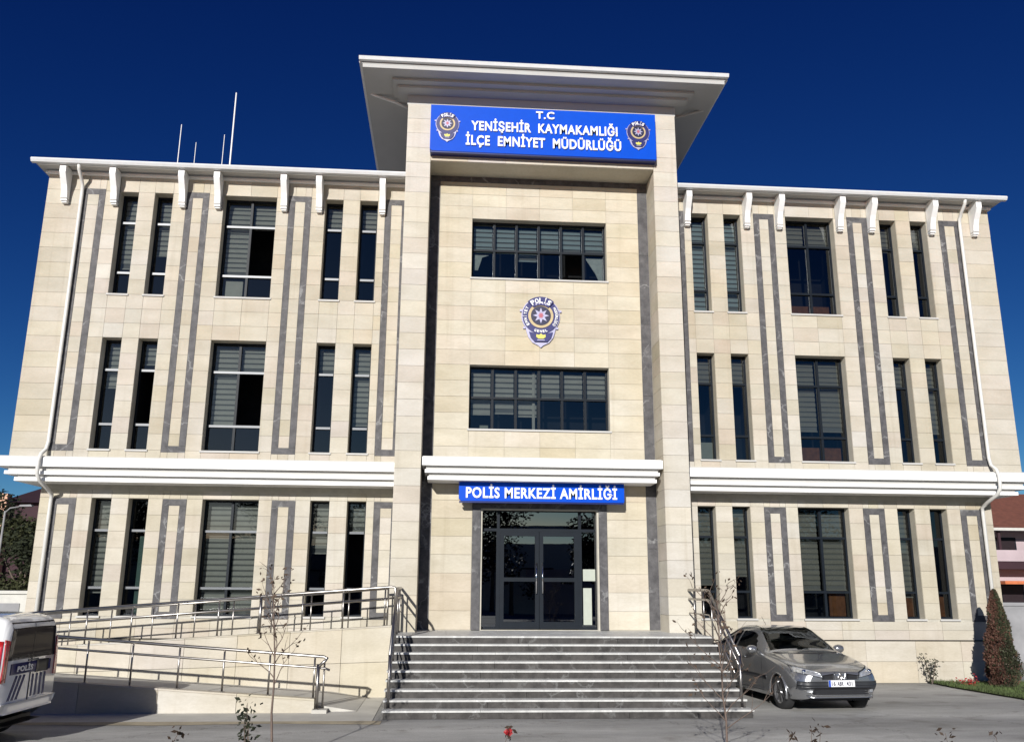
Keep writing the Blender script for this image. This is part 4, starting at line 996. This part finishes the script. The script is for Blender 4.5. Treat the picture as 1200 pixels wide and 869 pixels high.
def rose_bush(label, loc, h, seed, stems=4, leaf='leaf_brown', bloom=False, sp=.08):
    rr = random.Random(seed); T = thing('rose_bush', label, 'rose bush', loc, 0, 'rose bushes along the front bed')
    m = MB(); lv = MB(); tops = []
    for i in range(stems):
        p = Vector((rr.gauss(0, sp*.5), rr.gauss(0, sp*.5), 0)); d = Vector((rr.gauss(0, .10), rr.gauss(0, .1), 1)).normalized(); hh = h*rr.uniform(.8, 1.0) if i else h
        for k in range(6):
            q = p+(d+Vector((rr.gauss(0, .1), rr.gauss(0, .1), 0)))*hh/6; m.tube(p, q, .009*(1-k/8), .009*(1-(k+1)/8), 5, False); p = q
            if k > 1: leaf_faces(lv, p, 7, .045, .03, rr)
        tops.append(p)
    m.build('stems', 'bark', T, kind='stuff'); lv.build('leaves', leaf, T, kind='stuff')
    if bloom:
        b = MB(); c = tops[0]
        for k in range(9):
            a = k*2.4; s = .032; o_ = Vector((math.cos(a)*.018, math.sin(a)*.018, .012*(k % 3)))
            pc = c+o_; b.add([pc+Vector((0, 0, -s)), pc+Vector((math.cos(a)*s, math.sin(a)*s, 0)), pc+Vector((0, 0, s)), pc-Vector((math.sin(a)*s*.4, -math.cos(a)*s*.4, 0))], [(0, 1, 2, 3)])
        b.build('bloom', 'rose', T)
    return T
rb = [(-4.03, -10.5, .95, 'two tall leafy stems in front of the ramp, left of the thin young tree', 21, 4, False, .13), (-4.92, -10.5, .72, 'short dark leafy twig at the bottom edge left of the other stems', 22, 1, False, .05),
      (-1.44, -10.5, .66, 'rose twig with a single red flower below the steps', 23, 1, True, .04), (1.76, -10.5, .70, 'low leafy rose bush in the foreground below the silver car', 24, 3, False, .14),
      (3.28, -10.5, .62, 'small dark rose shoot at the bottom edge toward the right', 25, 1, False, .05), (3.83, -10.5, .60, 'rightmost rose shoot at the bottom edge', 26, 1, False, .05)]
for x, y, h, lab, sd_, ns, bl, sp in rb: rose_bush(lab, (x, y, 0), h, sd_, ns, 'leaf_brown' if sd_ != 21 else 'leaf_dark', bl, sp)
# front bed for the bushes and young trees
m = MB(); xs_ = [-14+.7*i for i in range(41)]
m.add([(x, -8.25+.05*math.sin(x*2.1), .008) for x in xs_]+[(x, -12.2, .012) for x in xs_], [(i, i+1, 42+i, 41+i) for i in range(40)])
o = m.build('planting_bed', 'soil'); o['kind'] = 'structure'
# lawn
m = MB(); m.add([(9.15, .44, .03), (9.1, -.6, .03), (9.3, -2.4, .03), (9.7, -5, .03), (10.6, -9, .03), (22, -9, .03), (22, .44, .03)], [tuple(range(7))]); o = m.build('lawn_soil', 'leaf_green'); o['kind'] = 'structure'
rg = random.Random(3); gm_ = MB()
for _ in range(12000):
    y = -6+6.4*rg.random()**.7; x = 9.08+max(0, (-y-.6)*.11)+rg.random()**1.5*4.5; a = rg.uniform(0, 6.28); h = rg.uniform(.03, .09); w_ = .008
    dx, dy = math.cos(a)*w_, math.sin(a)*w_; lx, ly = rg.gauss(0, .02), rg.gauss(0, .02)
    gm_.add([(x-dx, y-dy, .03), (x+dx, y+dy, .03), (x+lx, y+ly, .03+h)], [(0, 1, 2)])
o = gm_.build('grass', 'grass'); tag(o, 'short green grass strip on the right at the foot of the stone wall', 'grass'); o['kind'] = 'stuff'
def conifer(loc, h, rad, seed):
    rr = random.Random(seed); T = thing('conifer', 'small pointed reddish brown conifer growing beside the right corner of the building', 'conifer', loc)
    MB().tube((0, 0, 0), (0, 0, h*.9), .05, .01, 8).build('trunk', 'bark', T, True)
    for mat, n, side in (('conifer_brown', 15000, -1), ('conifer_green', 13000, 1)):
        m = MB(); q = 0
        while q < n:
            q += 1; t = rr.random()**.95; z = h*(.02+.98*t); prof = rad*min(1.0, .7+t*1.6)*(1-t)**.62*1.05
            a = rr.uniform(0, 6.28)
            if side*(math.cos(a+.5)+.25*math.sin(z*9+a*2)) < -.1 and rr.random() < .85: continue
            r_ = prof*(1+.13*math.sin(a*3+z*7)+.09*math.sin(a*5-z*11))*rr.uniform(.3, 1.0)**.5
            p = Vector((r_*math.cos(a), r_*math.sin(a), z)); d = Vector((math.cos(a)*.6+rr.gauss(0, .45), math.sin(a)*.6+rr.gauss(0, .45), .8+rr.gauss(0, .4))).normalized()
            s = rr.uniform(.025, .055); b = d.cross(Vector((rr.gauss(0, 1), rr.gauss(0, 1), rr.gauss(0, 1)))).normalized()
            m.add([p-b*s*.5, p+b*s*.5, p+d*s], [(0, 1, 2)])
        m.build('foliage', mat, T, kind='stuff')
conifer((10.22, -.7, .02), 2.06, .37, 8)
def small_shrub(name, label, loc, h, rad, seed, mat, n=260, cat='shrub', size=.03):
    rr = random.Random(seed); T = thing(name, label, cat, loc); st_ = MB(); lv = MB()
    for i in range(5):
        a = rr.uniform(0, 6.28); e = Vector((math.cos(a)*rad*.6, math.sin(a)*rad*.6, h*rr.uniform(.7, 1))); st_.tube((0, 0, 0), e, .012, .005, 5, False)
        for k in range(n//5):
            t = rr.uniform(.3, 1.05); leaf_faces(lv, e*t, 1, .05, size, rr)
    st_.build('stems', 'bark', T, kind='stuff'); lv.build('leaves', mat, T, kind='stuff')
small_shrub('small_shrub', 'small dark green shrub against the foot of the wall right of the car', (9.02, .1, .02), .62, .22, 31, 'leaf_dark', 150)
small_shrub('flower_clump', 'low clump of red flowers in the grass left of the conifer', (9.55, -.35, .02), .14, .3, 32, 'rose', 180, 'flowers', .025)

# ------------------------------------------------------------------ neighbours
def house_right():
    T = thing('neighbour_house', 'pink house with red tiled roof and balconies behind the right corner', 'house', (24, 22, 0))
    MB().box(0, 14, 0, 10, 0, 5.0).build('wall', 'pink_wall', T)
    rf = MB().add([(-1, -1.2, 4.95), (15, -1.2, 4.95), (15, 11, 4.95), (-1, 11, 4.95), (4, 5, 7.3), (9, 5, 7.3)], [(0,1,5,4), (1,2,5), (2,3,4,5), (3,0,4), (0,3,2,1)]).build('roof', 'roof_tile', T)
    MB().box(-1.02, 15, -1.25, -1.18, 4.86, 4.99).build('eave_board', 'pale_wall', rf)
    for x in (1.6, 5.3): MB().box(x, x+.35, 1.6, 2.0, 5.5, 6.35).build('chimney', 'grey_wall', rf)
    MB().box(-.2, 14, -1.0, -.02, 3.05, 3.4).build('balcony_slab', 'maroon_wall', T)
    for i in range(5):
        x = .6+i*2.3; MB().box(x, x+.12, -.98, -.86, 3.4, 4.86).build('balcony_post', 'maroon_wall', T)
    b = MB().box(-.2, 14, -1.0, -.93, 3.42, 3.95).build('balcony_parapet', 'pink_wall', T)
    for i in range(4):
        x = 1.0+i*2.6; w_ = MB().box(x, x+1.1, -.03, .02, 3.6, 4.6).build('window', 'frame', T); MB().box(x+.08, x+1.02, -.045, -.031, 3.68, 4.52).build('pane', 'dark_glass', w_)
        w_ = MB().box(x, x+1.2, -.03, .02, .9, 2.4).build('window', 'frame', T); MB().box(x+.08, x+1.12, -.045, -.031, 1.0, 2.3).build('pane', 'dark_glass', w_)
    MB().box(.4, 3.4, -1.4, -.05, 2.35, 2.5).build('awning', 'orange_cloth', T)
house_right()
W = thing('boundary_wall', 'grey garden wall on the right behind the conifer', 'wall', (13, 6, 0))
for i in range(8): MB().box(i*2.5+.01, i*2.5+2.49, 0, .25, 0, 1.62).build('wall_panel', 'grey_wall', W)
for i in range(8): MB().box(i*2.5, i*2.5+2.5, -.04, .29, 1.625, 1.72).build('coping', 'frame_light' if False else 'grey_wall', W)
def scruffy_tree(name, label, loc, h, rad, seed, mats, n, group=None, trunk=.18, cat='tree', base=.25, size=.085, lumps=16, flat=.85):
    rr = random.Random(seed); T = thing(name, label, cat, loc, 0, group)
    cl = []; tr = MB(); top = Vector((0, 0, h*.45)); tr.tube((0, 0, 0), top, trunk, trunk*.6, 8, False)
    for i in range(lumps):
        a = rr.uniform(0, 6.28); t = rr.random(); z = h*(base+(.93-base)*t); r_ = rad*math.sqrt(max(.08, 1-((t-.4)/.68)**2))*rr.uniform(.2, .85)
        c = Vector((math.cos(a)*r_, math.sin(a)*r_*flat, z)); cl.append((c, rad*rr.uniform(.22, .42)))
        tr.tube(top*rr.uniform(.5, 1), c, trunk*.3, trunk*.06, 5, False)
    tr.build('trunk', 'bark', T, True)
    for q, mt in enumerate(mats):
        m = MB()
        for c, cr in cl[q::len(mats)]:
            for _ in range(int(n*2.2)//lumps):
                d = Vector((rr.gauss(0, 1), rr.gauss(0, 1), rr.gauss(0, 1))).normalized(); p = c+d*cr*rr.random()**.4
                a = Vector((rr.uniform(-1, 1), rr.uniform(-1, 1), rr.uniform(-.6, .6))).normalized(); b = a.orthogonal().normalized(); s = size*rr.uniform(.5, 1.2)
                m.add([p-a*s, p+b*s*.6, p+a*s, p-b*s*.6], [(0, 1, 2, 3)])
        m.build('crown', mt, T, kind='stuff')
    return T
# left background
def house_left():
    T = thing('red_building', 'dark maroon building end with a peach corner behind the left trees', 'building', (-26.0, 30, 0))
    MB().box(0, 16.2, 0, 12, 0, 6.4).build('wall', 'maroon_wall', T)
    MB().add([(-.3, -.4, 6.35), (16.9, -.4, 6.35), (16.9, 12.4, 6.35), (-.3, 12.4, 6.35), (.3, 6, 8.2), (9, 6, 7.6)], [(0,1,5,4), (1,2,5), (2,3,4,5), (3,0,4), (0,3,2,1)]).build('roof', 'maroon_wall', T)
    MB().box(-4, .25, -.6, -.05, 0, 6.8).build('end_wall', 'peach_wall', T)
    for i in range(4):
        for z in (2.0, 3.9):
            w_ = MB().box(2+i*3.4, 3.2+i*3.4, -.05, .02, z, z+1.1).build('window', 'frame', T); MB().box(2.1+i*3.4, 3.1+i*3.4, -.07, -.051, z+.08, z+1.02).build('pane', 'dark_glass', w_)
house_left()
scruffy_tree('dense_tree', 'dark bushy evergreen filling the gap at the left edge', (-20.2, 14, 0), 5.4, 2.6, 41, ['leaf_dark', 'leaf_green'], 5200, 'trees left of the building')
scruffy_tree('dense_tree', 'lower dark evergreen close to the left corner of the building', (-16.2, 11.5, 0), 4.3, 2.2, 42, ['leaf_dark', 'leaf_green'], 4200, 'trees left of the building')
scruffy_tree('dense_tree', 'taller dark evergreen behind the lamp post on the left', (-23.8, 17, 0), 6.2, 3.0, 43, ['leaf_dark'], 4200, 'trees left of the building')
T = thing('street_lamp', 'slim grey street lamp at the far left edge before the dark trees', 'lamp', (-14.05, 5, -1.0))
MB().tube((0, 0, 0), (0, 0, 5.0), .05, .025, 8).build('pole', 'grey_wall', T, True)
MB().path([(0, 0, 4.95), (.12, 0, 5.08), (.4, 0, 5.13)], .02, 6).build('arm', 'grey_wall', T, True)
MB().prism([(.35, 5.12), (.40, 5.17), (.68, 5.18), (.72, 5.13)], 'y', -.07, .07).build('lamp_head', 'grey_wall', T)
W = thing('garden_wall', 'low pale wall at the left edge above the white van', 'wall', (-20, 2, 0))
for i in range(3): MB().box(i*2.2+.01, i*2.2+2.19, 0, .25, 0, 1.55).build('wall_panel', 'pale_wall', W)
T = thing('utility_box', 'pale utility cabinet with a grey door against the left corner of the building', 'cabinet', (-12.68, .9, 0))
MB().box(0, 1.45, 0, .6, 0, 1.86).build('housing', 'pale_wall', T); MB().box(.12, 1.2, -.02, .001, .3, 1.66).build('door', 'grey_wall', T); MB().box(-.04, 1.47, -.05, .62, 1.862, 1.93).build('lid', 'pale_wall', T)

# ------------------------------------------------------------------ across the street (seen only in the glass)
bt = [(-24, -44, 8.5, 3.8, 51), (-15.5, -47, 9.5, 4.2, 52), (-6.5, -45, 8.6, 3.8, 53), (1.5, -48, 9.6, 4.2, 54), (9.5, -45, 8.4, 3.7, 55), (18, -47, 9.4, 4.2, 56), (27, -45, 8.8, 3.9, 57)]
for i, (x, y, h, r_, sd_) in enumerate(bt):
    scruffy_tree('street_tree', ['leftmost', 'second from left', 'third from left', 'middle', 'third from right', 'second from right', 'rightmost'][i]+' of the trees mirrored in the ground floor glass', (x, y, 0), h, r_, sd_, ['leaf_dark', 'leaf_brown'], 2600, 'trees mirrored in the glass', size=.15, base=.12)
W = thing('street_wall', 'long low wall across the street mirrored in the entrance glass', 'wall', (-40, -52, 0))
for i in range(16): MB().box(i*5+.02, i*5+4.98, 0, .3, 0, 3.4).build('wall_panel', 'pale_wall' if i % 3 else 'pink_wall', W)
T = thing('horizon_screen', 'added building out of view, hiding the orange horizon mirrored in the glass', 'building', (-60, -64, 0))  # unseen block added to cover the glowing horizon in window reflections
MB().box(0, 118, 0, 8, 0, 5.6).build('wall', 'pale_wall', T)
for i in range(26):
    for z in (2, ): MB().box(2+i*4.5, 3.6+i*4.5, 7.98, 8.05, z, z+1.6).build('window', 'dark_glass', T)
